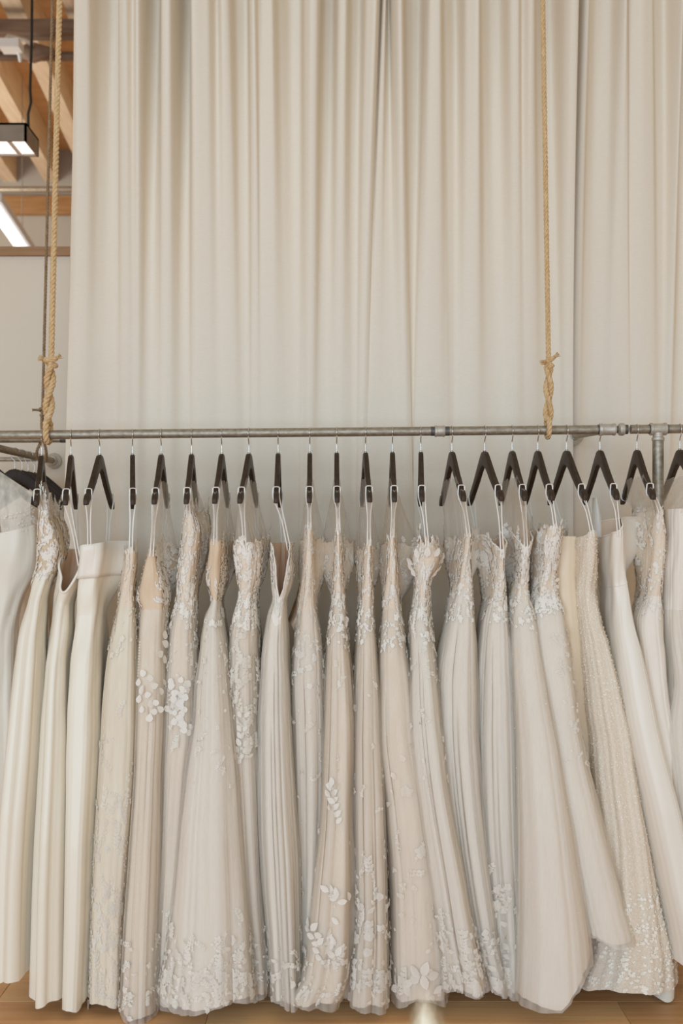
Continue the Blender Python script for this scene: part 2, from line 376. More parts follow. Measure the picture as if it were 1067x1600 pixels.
fitting(1028, [(-.027, 0), (-.027, .0185), (-.025, .0202), (-.019, .0202), (-.017, .0182), (.017, .0182), (.019, .0202), (.025, .0202), (.027, .0185), (.027, 0)], 'tee')
tp = rail(1028)
m = MB(); m.lathe(tp, (0, 0, -1), [(.012, .016), (.026, .0172), (.028, .0202), (.036, .0202), (.038, .018), (.038, 0)], 24); autosmooth(m.build('tee_branch', 'galvanized_fitting', rack))
m = MB(); m.tube([tp-Vector((0, 0, .036)), Vector((tp.x, tp.y, 1.0)), Vector((tp.x, tp.y, .42))], .0175, 20); autosmooth(m.build('post', 'galvanized', rack))
m = MB(); m.lathe((tp.x, tp.y, .40), (0, 0, 1), [(0, 0), (0, .019), (.003, .0215), (.03, .0215), (.033, .019), (.033, 0)], 24); autosmooth(m.build('end_cap', 'galvanized_fitting', rack))
# branch to the wall with its flange
fl_c = W(896, 680, 3.585)
m = MB(); m.tube([rail(944)+Vector((0, .004, 0)), fl_c], .014, 18); autosmooth(m.build('wall_branch', 'galvanized', rack))
dirn = (fl_c-rail(944)).normalized()
m = MB(); m.lathe(fl_c, (0, 1, 0), [(-.028, 0), (-.028, .018), (-.014, .020), (-.009, .036), (0, .037), (.003, .0), ], 28); autosmooth(m.build('wall_flange', 'galvanized_fitting', rack))

# second rail behind, running behind the curtain
r2 = empty('back_rail', W(0, 687, 3.75)); tag(r2, 'short visible galvanized rail behind the main one, vanishing behind the curtain', 'clothes rail')
m = MB(); m.tube([W(-200, 687.5, 3.75), W(150, 686, 3.75)], .0125, 18); autosmooth(m.build('pipe', 'galvanized', r2))
m = MB(); m.lathe(W(97, 686.2, 3.75), (1, 0, 0), [(-.006, .0), (-.006, .0134), (.02, .0134), (.02, 0)], 18); autosmooth(m.build('thread_and_shade', 'thread_and_shade', r2))  # dark collar painting the shade where the pipe passes behind the curtain
# side rail running to the back wall
sa = W(-30, 694, 3.55); sb = W(83, 720, 4.345)
side = empty('side_rail', (sb.x, sb.y, 0)); tag(side, 'galvanized side rail ending in a round flange on the pale wall', 'clothes rail')
m = MB(); m.tube([sa, sb], .0145, 18); autosmooth(m.build('pipe', 'galvanized', side))
m = MB(); m.lathe(sb+Vector((0, .012, 0)), (0, 1, 0), [(-.03, 0), (-.03, .018), (-.016, .022), (-.010, .034), (0, .035), (.001, 0)], 28); autosmooth(m.build('wall_flange', 'galvanized_fitting', side))
m = MB(); m.tube([W(-40, 718, 4.2), W(62, 717.5, 4.2)], .009, 12); autosmooth(m.build('brace', 'galvanized', side))
m = MB(); m.lathe(sa.lerp(sb, .80), sb-sa, [(-.02, 0), (-.02, .019), (.02, .019), (.02, 0)], 18); autosmooth(m.build('coupling', 'galvanized_fitting', side))

# ------------------------------------------------------------------ ropes
def helix_strands(path, r_rope, pitch, nstr=3, seg_per_pitch=10, phase=0.):
    """path: list of Vectors (resampled); returns strands as lists of points"""
    P = [Vector(p) for p in path]
    L = [0]
    for i in range(1, len(P)): L.append(L[-1]+(P[i]-P[i-1]).length)
    n = max(8, int(L[-1]/pitch*seg_per_pitch))
    out = [[] for _ in range(nstr)]
    up = None; j = 0
    for i in range(n+1):
        s = L[-1]*i/n
        while j < len(P)-2 and L[j+1] < s: j += 1
        t = (s-L[j])/max(1e-9, L[j+1]-L[j]); q = P[j].lerp(P[j+1], t); d = (P[j+1]-P[j]).normalized()
        if up is None: up = Vector((0, 1, 0)) if abs(d.y) < .9 else Vector((1, 0, 0))
        a = (up-d*up.dot(d)).normalized(); b = d.cross(a); up = a
        for k in range(nstr):
            an = phase+2*math.pi*(s/pitch+k/nstr)
            out[k].append(q+(a*math.cos(an)+b*math.sin(an))*r_rope*.52)
    return out
def rope_part(path, r_rope, pitch, name, mat, parent, n=7, seg=9):
    for st_ in helix_strands(path, r_rope, pitch, 3, seg):
        m = MB(); m.tube(st_, r_rope*.56, n); m.build(name, mat, parent)
def frayed(p, d, length, r, mat, parent, n=26):
    """cut rope end: bundle of splaying fibres, one mesh"""
    m = MB(); d = Vector(d).normalized(); a = d.orthogonal().normalized(); b = d.cross(a)
    for i in range(n):
        an = rnd.uniform(0, 2*math.pi); q = math.sqrt(rnd.random())
        o = (a*math.cos(an)+b*math.sin(an))*q
        m.tube([p+o*r*.55, p+d*length*.5+o*r*.8, p+d*length*rnd.uniform(.85, 1.1)+o*r*1.35], [.0016, .0015, .0008], 5)
    return m.build('frayed_end', mat, parent)
def smooth_path(pts, n=12):
    P = [Vector(p) for p in pts]; out = []
    for i in range(len(P)-1):
        p0, p1, p2, p3 = P[max(i-1, 0)], P[i], P[i+1], P[min(i+2, len(P)-1)]
        for j in range(n):
            t = j/n
            out.append(.5*((2*p1)+(p2-p0)*t+(2*p0-5*p1+4*p2-p3)*t*t+(-p0+3*p1-3*p2+p3)*t**3))
    out.append(P[-1]); return out
def hung_rope(top, knot, foot, label, tails, mat='rope', twist_dir=1, r=.0068, D=DR, name='rope'):
    """top/knot/foot: pixel positions; straight rope down to the knot, doubled and twisted to the rail, looped under it"""
    T, K, B_ = W(*top, D), W(*knot, D), W(*foot, D)
    up = (T-K).normalized(); ceil_p = K+up*((5.5-K.z)/up.z)
    root = empty(name, B_); tag(root, label, 'rope', 'hemp ropes holding up the rails')
    rope_part([ceil_p, K], r, .044, 'strand', mat, root)
    # two legs twisted about each other between knot and rail
    n = 60; legs = [[], []]
    for i in range(n+1):
        t = i/n; q = K.lerp(B_, t)
        an = twist_dir*(t*2*math.pi*1.35)+.5
        for k in (0, 1):
            rr = r*1.02*(1 if t > .08 else t/.08)
            legs[k].append(q+Vector((math.cos(an+k*math.pi)*rr, -math.sin(an+k*math.pi)*rr*1.2-.004, 0)))
    ctr = Vector((B_.x, (rail(foot[0])).y if D == DR else B_.y, rail(foot[0]).z if D == DR else B_.z))
    # the legs open onto either side of the pipe and join beneath it
    rp = RAD+r*1.0
    loop = []
    for j in range(15):
        an = math.pi*(.0+j/14.0)
        loop.append(ctr+Vector((0, -math.cos(an)*rp, -math.sin(an)*rp)))
    front = legs[0][:-6]+[ctr+Vector((0, -rp, .035))]
    back = legs[1][:-6]+[ctr+Vector((0, rp, .035))]
    rope_part(smooth_path(front+loop[:8], 2), r*1.08, .046, 'strand', mat, root)
    rope_part(smooth_path(back+loop[:6:-1], 2), r*1.08, .046, 'strand', mat, root)
    # knot: a turn of rope round the junction plus two cut tails
    kn = []
    for j in range(22):
        an = j/21*2*math.pi*1.3
        kn.append(K+Vector((math.cos(an)*r*1.55, -math.sin(an)*r*1.55, .012-.03*j/21)))
    rope_part(kn, r*.9, .04, 'knot', mat, root)
    for (dx, dz, ln) in tails:
        d = Vector((dx, -.35, dz)).normalized()
        p0 = K+Vector((0, -r, 0)); p1 = p0+d*ln
        rope_part([p0, p0+d*ln*.5, p1], r*.85, .04, 'tail', mat, root)
        frayed(p1, d, .016, r, mat, root)
    return root
hung_rope((93, 0), (80, 566), (75, 672), 'pale hemp rope with frayed knot hanging beside the left edge of the curtain', [(-1, .35, .022), (1, .45, .026)], twist_dir=1, r=.0092)
hung_rope((848, 0), (857, 566), (856, 668), 'pale hemp rope with frayed knot hanging in front of the curtain', [(.9, .8, .022), (-1, -.1, .012)], twist_dir=-1, r=.0078)
# thinner, darker rope behind
D2 = 3.74
root = empty('rope', W(66, 690, D2)); tag(root, 'thin dark brown rope tied round the back rail behind the pale left rope', 'rope', 'hemp ropes holding up the rails')
T, K = W(82, 0, D2), W(66.5, 640, D2); up = (T-K).normalized()
rope_part([K+up*((5.5-K.z)/up.z), K], .0055, .036, 'strand', 'rope_dark', root)
rope_part(smooth_path([K, W(65, 660, D2-.02), W(67, 683, D2-.026), W(72, 705, D2-.01), W(71.5, 719, D2+.05), W(66, 722, D2+.1), W(59, 716, D2+.08), W(57.5, 706, D2+.03), W(62, 694, D2+.02), W(66, 684, D2+.03), W(66, 672, D2+.005), K], 8), .0055, .036, 'loop', 'rope_dark', root)
kn = [K+Vector((math.cos(a_)*.011, -math.sin(a_)*.011, .01-.004*a_)) for a_ in [j*.4 for j in range(22)]]
rope_part(kn, .0055, .036, 'knot', 'rope_dark', root)
for (dx, dz) in ((-1, -.1), (.5, .6)):
    d = Vector((dx, -.3, dz)).normalized(); rope_part([K, K+d*.025], .005, .03, 'tail', 'rope_dark', root); frayed(K+d*.025, d, .012, .005, 'rope_dark', root, 16)

# ------------------------------------------------------------------ hangers
HALF = .205
top_prof = [(0, 0), (.012, -.001), (.022, -.005), (.034, -.014), (.060, -.036), (.100, -.072), (.140, -.105), (.160, -.119), (.163, -.1215), (.166, -.1325), (.172, -.1365), (.178, -.1335), (.181, -.132), (.192, -.138), (.201, -.147), (HALF, -.157)]
bot_prof = [(.202, -.168), (.190, -.166), (.160, -.150), (.120, -.122), (.080, -.094), (.045, -.066), (.020, -.050), (0, -.045)]
def hanger_meshes():
    half = top_prof+bot_prof
    right = half; left = [(-s, z) for s, z in reversed(half) if abs(s) > 1e-6]
    outline = right+left
    th = .0076
    bm = bmesh.new()
    vf = [bm.verts.new((s, -th, z)) for s, z in outline]
    f = bm.faces.new(vf)
    r = bmesh.ops.extrude_face_region(bm, geom=[f])
    for v in r['geom']:
        if isinstance(v, bmesh.types.BMVert): v.co.y = th
    bmesh.ops.recalc_face_normals(bm, faces=bm.faces)
    eg = [e for e in bm.edges if abs(e.verts[0].co.y-e.verts[1].co.y) < 1e-6 and len(e.link_faces) == 2]
    bmesh.ops.bevel(bm, geom=eg, offset=.0028, segments=2, profile=.5, affect='EDGES', clamp_overlap=True)
    bmesh.ops.triangulate(bm, faces=[f_ for f_ in bm.faces if len(f_.verts) > 4])
    me = bpy.data.meshes.new('hanger_body'); bm.to_mesh(me); bm.free()
    me.polygons.foreach_set('use_smooth', [True]*len(me.polygons)); me.materials.append(MAT['hanger_wood'])
    try: me.set_sharp_from_angle(angle=math.radians(35))
    except Exception: pass
    m = MB()
    rr = .0178
    pts = [(0, 0, -.012), (0, 0, .012), (0, 0, .028), (-.004, 0, .038), (-.012, 0, .046)]
    zc = .0655
    for j in range(13):
        an = math.radians(215-j*17.5)
        pts.append((math.cos(an)*rr, 0, zc+math.sin(an)*rr))
    m.tube(smooth_path(pts, 3), .0017, 8)
    mh = m.mesh('hook', 'chrome')
    m = MB(); m.lathe((0, 0, 0), (0, 0, 1), [(-.001, 0), (-.001, .0052), (.004, .005), (.0045, .003), (.0045, 0)], 14); mf = m.mesh('ferrule', 'chrome')
    return me, mh, mf
H_BODY, H_HOOK, H_FER = hanger_meshes()
def place_hanger(pos, yaw, roll, label, group='dark wooden hangers'):
    root = empty('coat_hanger', pos); root.rotation_euler = (0, roll, yaw)
    tag(root, label, 'hanger', group)
    for nm, me in (('body', H_BODY), ('hook', H_HOOK), ('ferrule', H_FER)):
        o = bpy.data.objects.new(nm, me); C.objects.link(o); o.parent = root
    return root
HOOK_Z = .0655-.0178+.0017   # hook crown sits on the pipe: pipe centre is HOOK_Z.. above hanger origin

# hanger table: hook px, near end px, far end px
HT = {1:(65,57,73),2:(111,97,115),3:(156,128,171),4:(207,207,205.5),5:(252,240,262),6:(299.5,289,306),7:(346.5,333,355),8:(389,374,402),9:(434.5,432,438),10:(484,483,484.5),11:(526,527,525.5),
      12:(571,577,564),13:(613,614.5,608),14:(657.5,657.5,654),15:(706,725,689),16:(757,783,731),17:(800,818,779),18:(840,862,818),19:(885,919,861),20:(937,970,917),21:(995,1024,974),22:(1062,1100,1034)}
HINFO = {}
def hanger_pose(i):
    hx, nx, fx = HT[i]
    c = rail(hx)
    pos = Vector((c.x, c.y, c.z+RAD+.0017-.0655-.0178))
    Dn, Df = DR-HALF, DR+HALF
    xn, xf = (nx-533.5)*Dn/F, (fx-533.5)*Df/F
    slope = (xf-xn)/(2*HALF)
    yaw = math.atan2(1.0, slope)          # local +x (far arm) direction in the ground plane
    ca, sa_ = math.cos(yaw), math.sin(yaw)
    return pos, yaw, Vector((ca, sa_, 0))

# ------------------------------------------------------------------ gowns
NU = 144
def interp(v, xs, ys): return np.interp(v, xs, ys)

LEAF2 = [((0, 0), 0), ((-.30, .30), 1), ((-.26, .65), 1), ((0, 1), 0), ((.26, .65), 1), ((.30, .30), 1), ((0, .5), 1.6)]
LEAF_F = [(0, 5, 6), (5, 4, 6), (4, 3, 6), (3, 2, 6), (2, 1, 6), (1, 0, 6)]
def shape_leaf(L_, rot, ox=0., oy=0., wide=1.0):
    c, s = math.cos(rot), math.sin(rot)
    return [((x*wide*c-y*s)*L_+ox, (x*wide*s+y*c)*L_+oy, l) for (x, y), l in LEAF2], LEAF_F
def shape_flower(R_, rot, n=5):
    out = []
    for k in range(n): out.append(shape_leaf(R_, rot+k*2*math.pi/n, wide=1.35))
    return out
def shape_sprig(Ln, rot, r):
    """curved stem with pairs of leaves"""
    out = []; n = 6; x = y = 0.; a = rot; bend = r.uniform(-.28, .28)
    pts = [(0, 0)]
    for i in range(n):
        x += -math.sin(a)*Ln/n; y += math.cos(a)*Ln/n; a += bend; pts.append((x, y))
        for sd in (-1, 1):
            if r.random() < .85:
                out.append(shape_leaf(Ln*r.uniform(.20, .32), a+sd*r.uniform(.6, 1.0), x, y))
    out.append(shape_leaf(Ln*.3, a, x, y))
    w = .0011
    vs_ = []; fs_ = []
    for i, (px, py) in enumerate(pts):
        vs_ += [(px-w, py, .6), (px+w, py, .6)]
        if i: fs_.append((2*i-2, 2*i-1, 2*i+1, 2*i))
    out.append((vs_, fs_))
    return out

OVER = {5: 'overlay_warm', 6: 'overlay_warm', 8: 'overlay_warm', 11: 'overlay_warm', 12: 'overlay_warm', 13: 'overlay_warm', 7: 'overlay', 9: 'overlay', 10: 'overlay', 14: 'overlay', 15: 'overlay', 16: 'overlay', 17: 'overlay', 18: 'overlay', 22: 'overlay'}
class Gown:
    def __init__(g, idx, rows, waist, name='wedding_gown', label='', hem_d=.24, top_d=.15, waist_d=.11, yc=0., bias=.45, folds=(9, .010), fine=.003,
                 mats=('tulle', 'tulle'), lining='nude', rim=(0, 1.), jag=0., peak=0., hem=(0, 0), slope=None, seed=0, pw=.8, group='bridal gowns on the rail', hemwave=.010, bust=(), tilt=0.):
        g.bust = bust; g.tilt = tilt; fine = fine*.5
        g.idx, g.rows, g.seed = idx, np.array(rows, float), seed or idx*13+5
        R_ = np.random.RandomState(g.seed)
        py = g.rows[:, 0]; v = (py-py[0])/(py[-1]-py[0]); g.vr = v
        wv = (waist-py[0])/(py[-1]-py[0]); g.wv = wv
        g.hdx = [0, wv, wv+.25*(1-wv), wv+.6*(1-wv), 1]; g.hdy = [top_d, waist_d, waist_d+(hem_d-waist_d)*.42, waist_d+(hem_d-waist_d)*.8, hem_d]
        hd = interp(v, g.hdx, g.hdy); D = DR+yc-.5*hd
        g.z = EYE+(HZ-py)*(DR+yc-.85*hd)/F
        g.xl = (g.rows[:, 1]-533.5)*D/F; g.xr = (g.rows[:, 2]-533.5)*D/F
        g.yc = yc; g.bias = bias; g.pw = pw
        if slope is None:
            if idx in HT:
                pos, yaw, d = hanger_pose(idx); slope = d.x/d.y
            else: slope = 0
        g.slope = slope
        g.nf, g.fa = folds; g.fine = fine
        g.ph = R_.uniform(0, 2*math.pi, 24); g.am = R_.uniform(.4, 1, 24)
        g.rim, g.jag, g.peak, g.hem = rim, jag, peak, hem; g.hemwave = hemwave
        g.mats, g.lining = mats, lining
        g.L = g.z[0]-g.z[-1]
        g.root = empty(name, ((g.xl[-1]+g.xr[-1])/2, yc, g.z[-1])); tag(g.root, label, 'wedding dress', group)
        g.grid()
    def grid(g, nv=96):
        th = np.linspace(0, 2*math.pi, NU, endpoint=False)      # 0 = nearest to the camera, runs to the right, far, left
        s = -np.cos(th); side = np.sign(np.sin(th))
        b = g.bias
        gf = np.abs(np.sin(th))**g.pw*(1-b*s); gf = gf/gf.max()
        vv = np.linspace(0, 1, nv)**1.0
        V, U = np.meshgrid(vv, np.arange(NU), indexing='ij')
        S = s[U]; G = (side*gf)[U]; TH = th[U]
        # rim and hem height offsets
        rim_dip, rim_w = g.rim[0], g.rim[1]
        tn = np.minimum(TH, 2*math.pi-TH)     # angular distance from near line
        roff = -rim_dip*np.exp(-(tn/rim_w)**2)+g.peak*np.exp(-((tn-1.35)/.45)**2)
        roff = roff+g.tilt*np.sin(TH)
        if g.jag: roff = roff+g.jag*(np.sin(TH*17+g.ph[0])+.7*np.sin(TH*31+g.ph[1]))*.5
        sx = G
        hoff = np.where(sx < 0, g.hem[0]*-sx, g.hem[1]*sx)+g.hemwave*(np.sin(TH*3+g.ph[2])*.6+np.sin(TH*7+g.ph[3])*.5)
        Z = g.z[0]-g.L*V+roff*(1-V)**5+hoff*V**5
        v2 = np.clip((g.z[0]-Z)/g.L, 0, 1)
        zi = np.interp(v2, np.linspace(0, 1, 200), np.interp(np.linspace(0, 1, 200), (g.z[0]-g.z)/g.L, np.linspace(0, 1, len(g.z))))
        # smooth row interpolation (cubic through rows)
        fi = np.clip(zi*(len(g.z)-1), 0, len(g.z)-1-1e-6); i0 = fi.astype(int); t = fi-i0
        def cub(a):
            n = len(a); p1 = a[i0]; p2 = a[np.minimum(i0+1, n-1)]; p0 = a[np.maximum(i0-1, 0)]; p3 = a[np.minimum(i0+2, n-1)]
            m1 = np.clip((p2-p0)*.5, -abs(p2-p1).max()*2, abs(p2-p1).max()*2); m2 = (p3-p1)*.5
            # monotone-ish limiter
            d = p2-p1
            m1 = np.where(d*m1 <= 0, 0, np.sign(d)*np.minimum(np.abs(m1), 2.5*np.abs(d))); m2 = np.where(d*m2 <= 0, 0, np.sign(d)*np.minimum(np.abs(m2), 2.5*np.abs(d)))
            h = t*t*(3-2*t)
            return p1*(2*t**3-3*t**2+1)+m1*(t**3-2*t**2+t)+p2*(3*t**2-2*t**3)+m2*(t**3-t**2)
        XL, XR = cub(g.xl), cub(g.xr)
        hd = np.interp(v2, g.hdx, g.hdy)
        hw = np.maximum((XR-XL)/2, .004); xc = (XL+XR)/2
        sl = g.slope*np.clip(1-v2*1.3, 0, 1)
        Y = g.yc+hd*S
        X = xc+sl*(hd*S+.45*hd)+hw*G
        for side_, am_, s0_ in g.bust:      # fuller far half of the bodice
            msk = np.clip((g.wv*1.1-v2)/(g.wv*.85), 0, 1); msk = msk*msk*(3-2*msk)
            X = X+side_*am_*np.exp(-((S-s0_)/.42)**2)*np.clip(np.sin(TH)*side_, 0, 1)**.5*msk
        # folds: displace along section normal
        wv = g.wv
        ampv = np.clip((v2-wv)/(1-wv+1e-6), 0, 1)**.7
        fz = np.zeros_like(X); n = g.nf
        lean = v2*1.5
        fz += g.am[4]*np.cos(n*TH+g.ph[4]+lean*.4)+g.am[5]*.8*np.cos((n+3)*TH+g.ph[5]-lean*.6)+g.am[6]*.6*np.cos((2*n+1)*TH+g.ph[6]+lean)
        fz = np.tanh(fz*1.3); fz = fz*(.55+.45*np.cos(2*TH+g.ph[7]+lean*.3))+.5*g.am[7]*np.abs(np.sin((n+1)*.5*TH+g.ph[14]))
        fn = np.zeros_like(X)
        for k in range(6): fn += g.am[8+k]*np.cos((n*2+7+k*6)*TH+g.ph[8+k]+lean*(k-3)*.5)
        amp = g.fa*ampv; lim = np.minimum(1, hw/.03)
        wr = np.sin(3*TH+14*v2*2+g.ph[15])*np.sin(5*TH-22*v2+g.ph[16])+.7*np.sin(8*TH+31*v2+g.ph[17])*np.sin(2*TH+17*v2+g.ph[18])
        disp = (fz*amp+fn*g.fine*(.25+.75*ampv)+wr*.0032*(1-ampv)**3)*lim
        tx = np.roll(X, -1, 1)-np.roll(X, 1, 1); ty = np.roll(Y, -1, 1)-np.roll(Y, 1, 1)
        ln = np.sqrt(tx*tx+ty*ty)+1e-9
        nx, ny = ty/ln, -tx/ln
        X = X+nx*disp; Y = Y+ny*disp
        g.P = np.stack([X, Y, Z], -1); g.nv = nv
        du = np.roll(g.P, -1, 1)-np.roll(g.P, 1, 1); dv = np.gradient(g.P, axis=0)
        N = np.cross(dv, du); N /= np.linalg.norm(N, axis=-1, keepdims=True)+1e-12
        # orient outward
        cen = g.P.mean(1, keepdims=True)
        sgn = np.sign(((g.P-cen)*N).sum()); g.N = N*sgn
        g.circ = np.linalg.norm(np.roll(g.P, -1, 1)-g.P, axis=-1).sum(1)
    def part(g, v0, v1, name, mat, inset=0., parent=None):
        i0 = int(round(v0*(g.nv-1))); i1 = int(round(v1*(g.nv-1)))
        P = g.P[i0:i1+1]-g.N[i0:i1+1]*inset; n = i1-i0+1
        faces = [(i*NU+j, (i+1)*NU+j, (i+1)*NU+(j+1) % NU, i*NU+(j+1) % NU) for i in range(n-1) for j in range(NU)]
        mb = MB(); mb.v = P.reshape(-1, 3).tolist(); mb.f = faces
        return mb.build(name, mat, parent or g.root)
    def build(g):
        w = g.wv
        b = g.part(0, w, 'bodice', g.mats[0])
        if g.lining: g.part(0, min(.4, w+.05), 'lining', g.lining, .005, b)
        g.skirt = g.part(w, 1, 'skirt', g.mats[1])
        fv = [tuple(p) for p in g.P.reshape(-1, 3)]
        ff = [(i*NU+j, (i+1)*NU+j, (i+1)*NU+(j+1) % NU, i*NU+(j+1) % NU) for i in range(g.nv-1) for j in range(NU)]
        g.bvh = BVHTree.FromPolygons([Vector(p) for p in fv], ff)
        return g
    def overlay(g, mat='overlay', gap=.007, longer=.012, amp=.006, name='tulle_overlay', v0=None):
        v0 = g.wv if v0 is None else v0
        i0 = int(round(v0*(g.nv-1))); R_ = np.random.RandomState(g.seed+99)
        P = g.P[i0:].copy(); N = g.N[i0:]; n = len(P); th = np.arange(NU)*2*math.pi/NU
        t = np.linspace(0, 1, n)[:, None]; d = np.zeros((n, NU))
        for k in range(5):
            f = R_.randint(9, 34); d += R_.uniform(.4, 1)*np.cos(f*th[None]+R_.uniform(0, 6.28)+t*R_.uniform(-1.5, 1.5))
        off = gap*np.clip(t*4, 0, 1)+amp*.45*np.tanh(d)*np.clip(t*2, 0, 1)+.0015
        P = P+N*off[..., None]
        P[:, :, 2] -= longer*t**6*(1+.8*np.sin(5*th+R_.uniform(0, 6))[None])
        mb = MB(); mb.v = P.reshape(-1, 3).tolist()
        mb.f = [(i*NU+j, (i+1)*NU+j, (i+1)*NU+(j+1) % NU, i*NU+(j+1) % NU) for i in range(n-1) for j in range(NU)]
        return mb.build(name, mat, g.root)
    def surf(g, u, v):
        """bilinear lookup; u in turns (0 = near), v in 0..1"""
        u = np.mod(u, 1)*NU; v = np.clip(v, 0, 1)*(g.nv-1)
        i = np.minimum(v.astype(int), g.nv-2); fv = (v-i)[:, None]; j = u.astype(int) % NU; fu = (u-np.floor(u))[:, None]; j2 = (j+1) % NU
        def bl(A): return (A[i, j]*(1-fu)+A[i, j2]*fu)*(1-fv)+(A[i+1, j]*(1-fu)+A[i+1, j2]*fu)*fv
        return bl(g.P), bl(g.N)
    def lace(g, n, vr, kind='leaf', size=(.011, .020), mat='lace', ur=(-.5, .5), lift=.0016, name='lace_applique', vpow=1., seed=0, parent=None):
        if mat in ('lace', 'lace_ivory') and vr[1] > .3: mat += '_soft'
        r = random.Random(g.seed*7+seed+int(vr[0]*100))
        vs2, vert_uv, faces, o = [], [], [], 0
        A = []
        for q in range(n):
            u0 = r.uniform(*ur); v0 = vr[0]+(vr[1]-vr[0])*r.random()**vpow
            sz = r.uniform(*size); rot = r.uniform(0, 2*math.pi)
            if kind == 'leaf': shp = [shape_leaf(sz, rot, wide=r.uniform(.8, 1.3))]
            elif kind == 'flower': shp = shape_flower(sz, rot)
            elif kind == 'sprig': shp = shape_sprig(sz*3.4, r.uniform(-.7, .7)+(math.pi if r.random() < .12 else 0), r)
            else:
                c = r.random()
                shp = shape_flower(sz*.8, rot) if c < .3 else ([shape_leaf(sz, rot)] if c < .7 else shape_sprig(sz*2.6, r.uniform(-1.2, 1.2), r))
            ci = g.circ[int(np.clip(v0, 0, 1)*(g.nv-1))]
            for vv_, ff in shp:
                for (x, y, l) in vv_: A.append((u0+x/ci, v0-y/g.L, l))
                faces += [tuple(o+k for k in f) for f in ff]; o += len(vv_)
        A = np.array(A); P, N = g.surf(A[:, 0], A[:, 1])
        over = np.minimum(A[:, 1], 0)*g.L      # pieces may stick out above the rim / below the hem
        under = np.maximum(A[:, 1]-1, 0)*g.L
        ex = (.010*np.clip((A[:, 1:2]-g.wv)/(.25*(1-g.wv)), 0, 1) if g.idx in OVER else 0.)
        P = P+N*(lift*(.9+A[:, 2:3])+ex); P[:, 2] += -over*.9-under*.9
        mb = MB(); mb.v = P.tolist(); mb.f = faces
        ob = mb.build(name, mat, parent or g.root); ob['kind'] = 'stuff'
        return ob
    def hit(g, px, py):
        d = (W(px, py, 1.0)-cam.location).normalized()
        loc, nrm, i, dist = g.bvh.ray_cast(cam.location, d)
        return loc, nrm
    def leaves(g, items, mesh, name='leaf_applique', lift=.004):
        """items: (px, py, length m, angle deg clockwise from up)"""
        for (px, py, ln, an) in items:
            loc, nrm = g.hit(px, py)
            if loc is None: continue
            if nrm.dot(cam.location-loc) < 0: nrm = -nrm
            upv = Vector((0, 0, 1)); upv = (upv-nrm*upv.dot(nrm)).normalized(); rt = upv.cross(nrm)
            a_ = math.radians(an); y = upv*math.cos(a_)+rt*math.sin(a_); x = y.cross(nrm)
            M = Matrix((x*ln, y*ln, nrm*ln)).transposed().to_4x4(); M.translation = loc+nrm*(lift+(.009 if g.idx in OVER else 0))-y*ln*.5
            o = bpy.data.objects.new(name, mesh); C.objects.link(o); o.parent = g.root
            o.matrix_parent_inverse = parent_world(g.root).inverted(); o.matrix_world = M
            o.matrix_basis = M
    # hanging ribbons from hanger to rim
    def loops(g, near_v=0., near_u=0., near=True, far=True, w=.0038, gap=.005, name='hanger_loop', mat='ribbon', sp=.164, far_u=.5):
        pos, yaw, d = hanger_pose(g.idx)
        lat = Vector((-d.y, d.x, 0))
        for which in (('n',) if near else ())+(('f',) if far else ()):
            sgn = -1 if which == 'n' else 1
            tip = pos+d*sgn*sp+Vector((0, 0, -.1215))
            u0 = near_u if which == 'n' else far_u
            P, N = g.surf(np.array([u0]), np.array([near_v])); base = Vector(P[0])
            for k in (-1, 1):
                pb = base+lat*gap*k*1.0
                pb.z -= .02
                mb = MB()
                A_ = [tip+lat*.0095*k+Vector((0, 0, .004)), tip+lat*.0098*k+Vector((0, 0, -.03)), tip.lerp(pb, .5)+lat*.002*k+Vector((0, -.001, 0)), pb]
                A_ = smooth_path(A_, 4)
                e = Vector((w/2, 0, 0)); ty = Vector((0, .0004, 0))
                n = len(A_)
                vsl = []
                for p in A_: vsl += [p-e-ty, p+e-ty, p+e+ty, p-e+ty]
                fs_ = []
                for i in range(n-1):
                    for q in range(4): fs_.append((i*4+q, i*4+(q+1) % 4, (i+1)*4+(q+1) % 4, (i+1)*4+q))
                mb.add(vsl, fs_)
                mb.build(name, mat, g.root)
            mb = MB(); mb.tube([tip+lat*a_+Vector((0, 0, b_)) for a_, b_ in ((-.0095, .003), (-.006, .0055), (0, .006), (.006, .0055), (.0095, .003))], .0016, 6); mb.build(name, mat, g.root)
    def yoke(g, mat='sheer', spread=.012, name='sheer_yoke', s_max=.19, drop=0., parent=None):
        """see-through cloth from the hanger's shoulders down to the neckline"""
        pos, yaw, d = hanger_pose(g.idx); lat = Vector((-d.y, d.x, 0))
        tp_s = np.array([p[0] for p in top_prof]); tp_z = np.array([p[1] for p in top_prof])
        n = 14; th = np.arange(NU)*2*math.pi/NU
        rows_ = []
        for i in range(n):
            t = i/(n-1)
            ring = []
            for j in range(NU):
                s = -math.cos(th[j]); sd = math.sin(th[j])
                sm = s*s_max
                # open front/back: shoulders only -> centre of the top sags
                zt = pos.z+np.interp(abs(sm), tp_s, tp_z)+.004-(.10+drop)*max(0, 1-abs(s)/.62)**.8
                top = pos+d*sm-lat*sd*spread; top.z = zt
                b = Vector(g.P[1, j])
                k = t**1.25
                ring.append(tuple(Vector((top.x*(1-k)+b.x*k, top.y*(1-t)+b.y*t, top.z*(1-t)+b.z*t))))
            rows_ += ring
        faces = [(i*NU+j, (i+1)*NU+j, (i+1)*NU+(j+1) % NU, i*NU+(j+1) % NU) for i in range(n-1) for j in range(NU)]
        mb = MB(); mb.v = rows_; mb.f = faces
        return mb.build(name, mat, g.root)

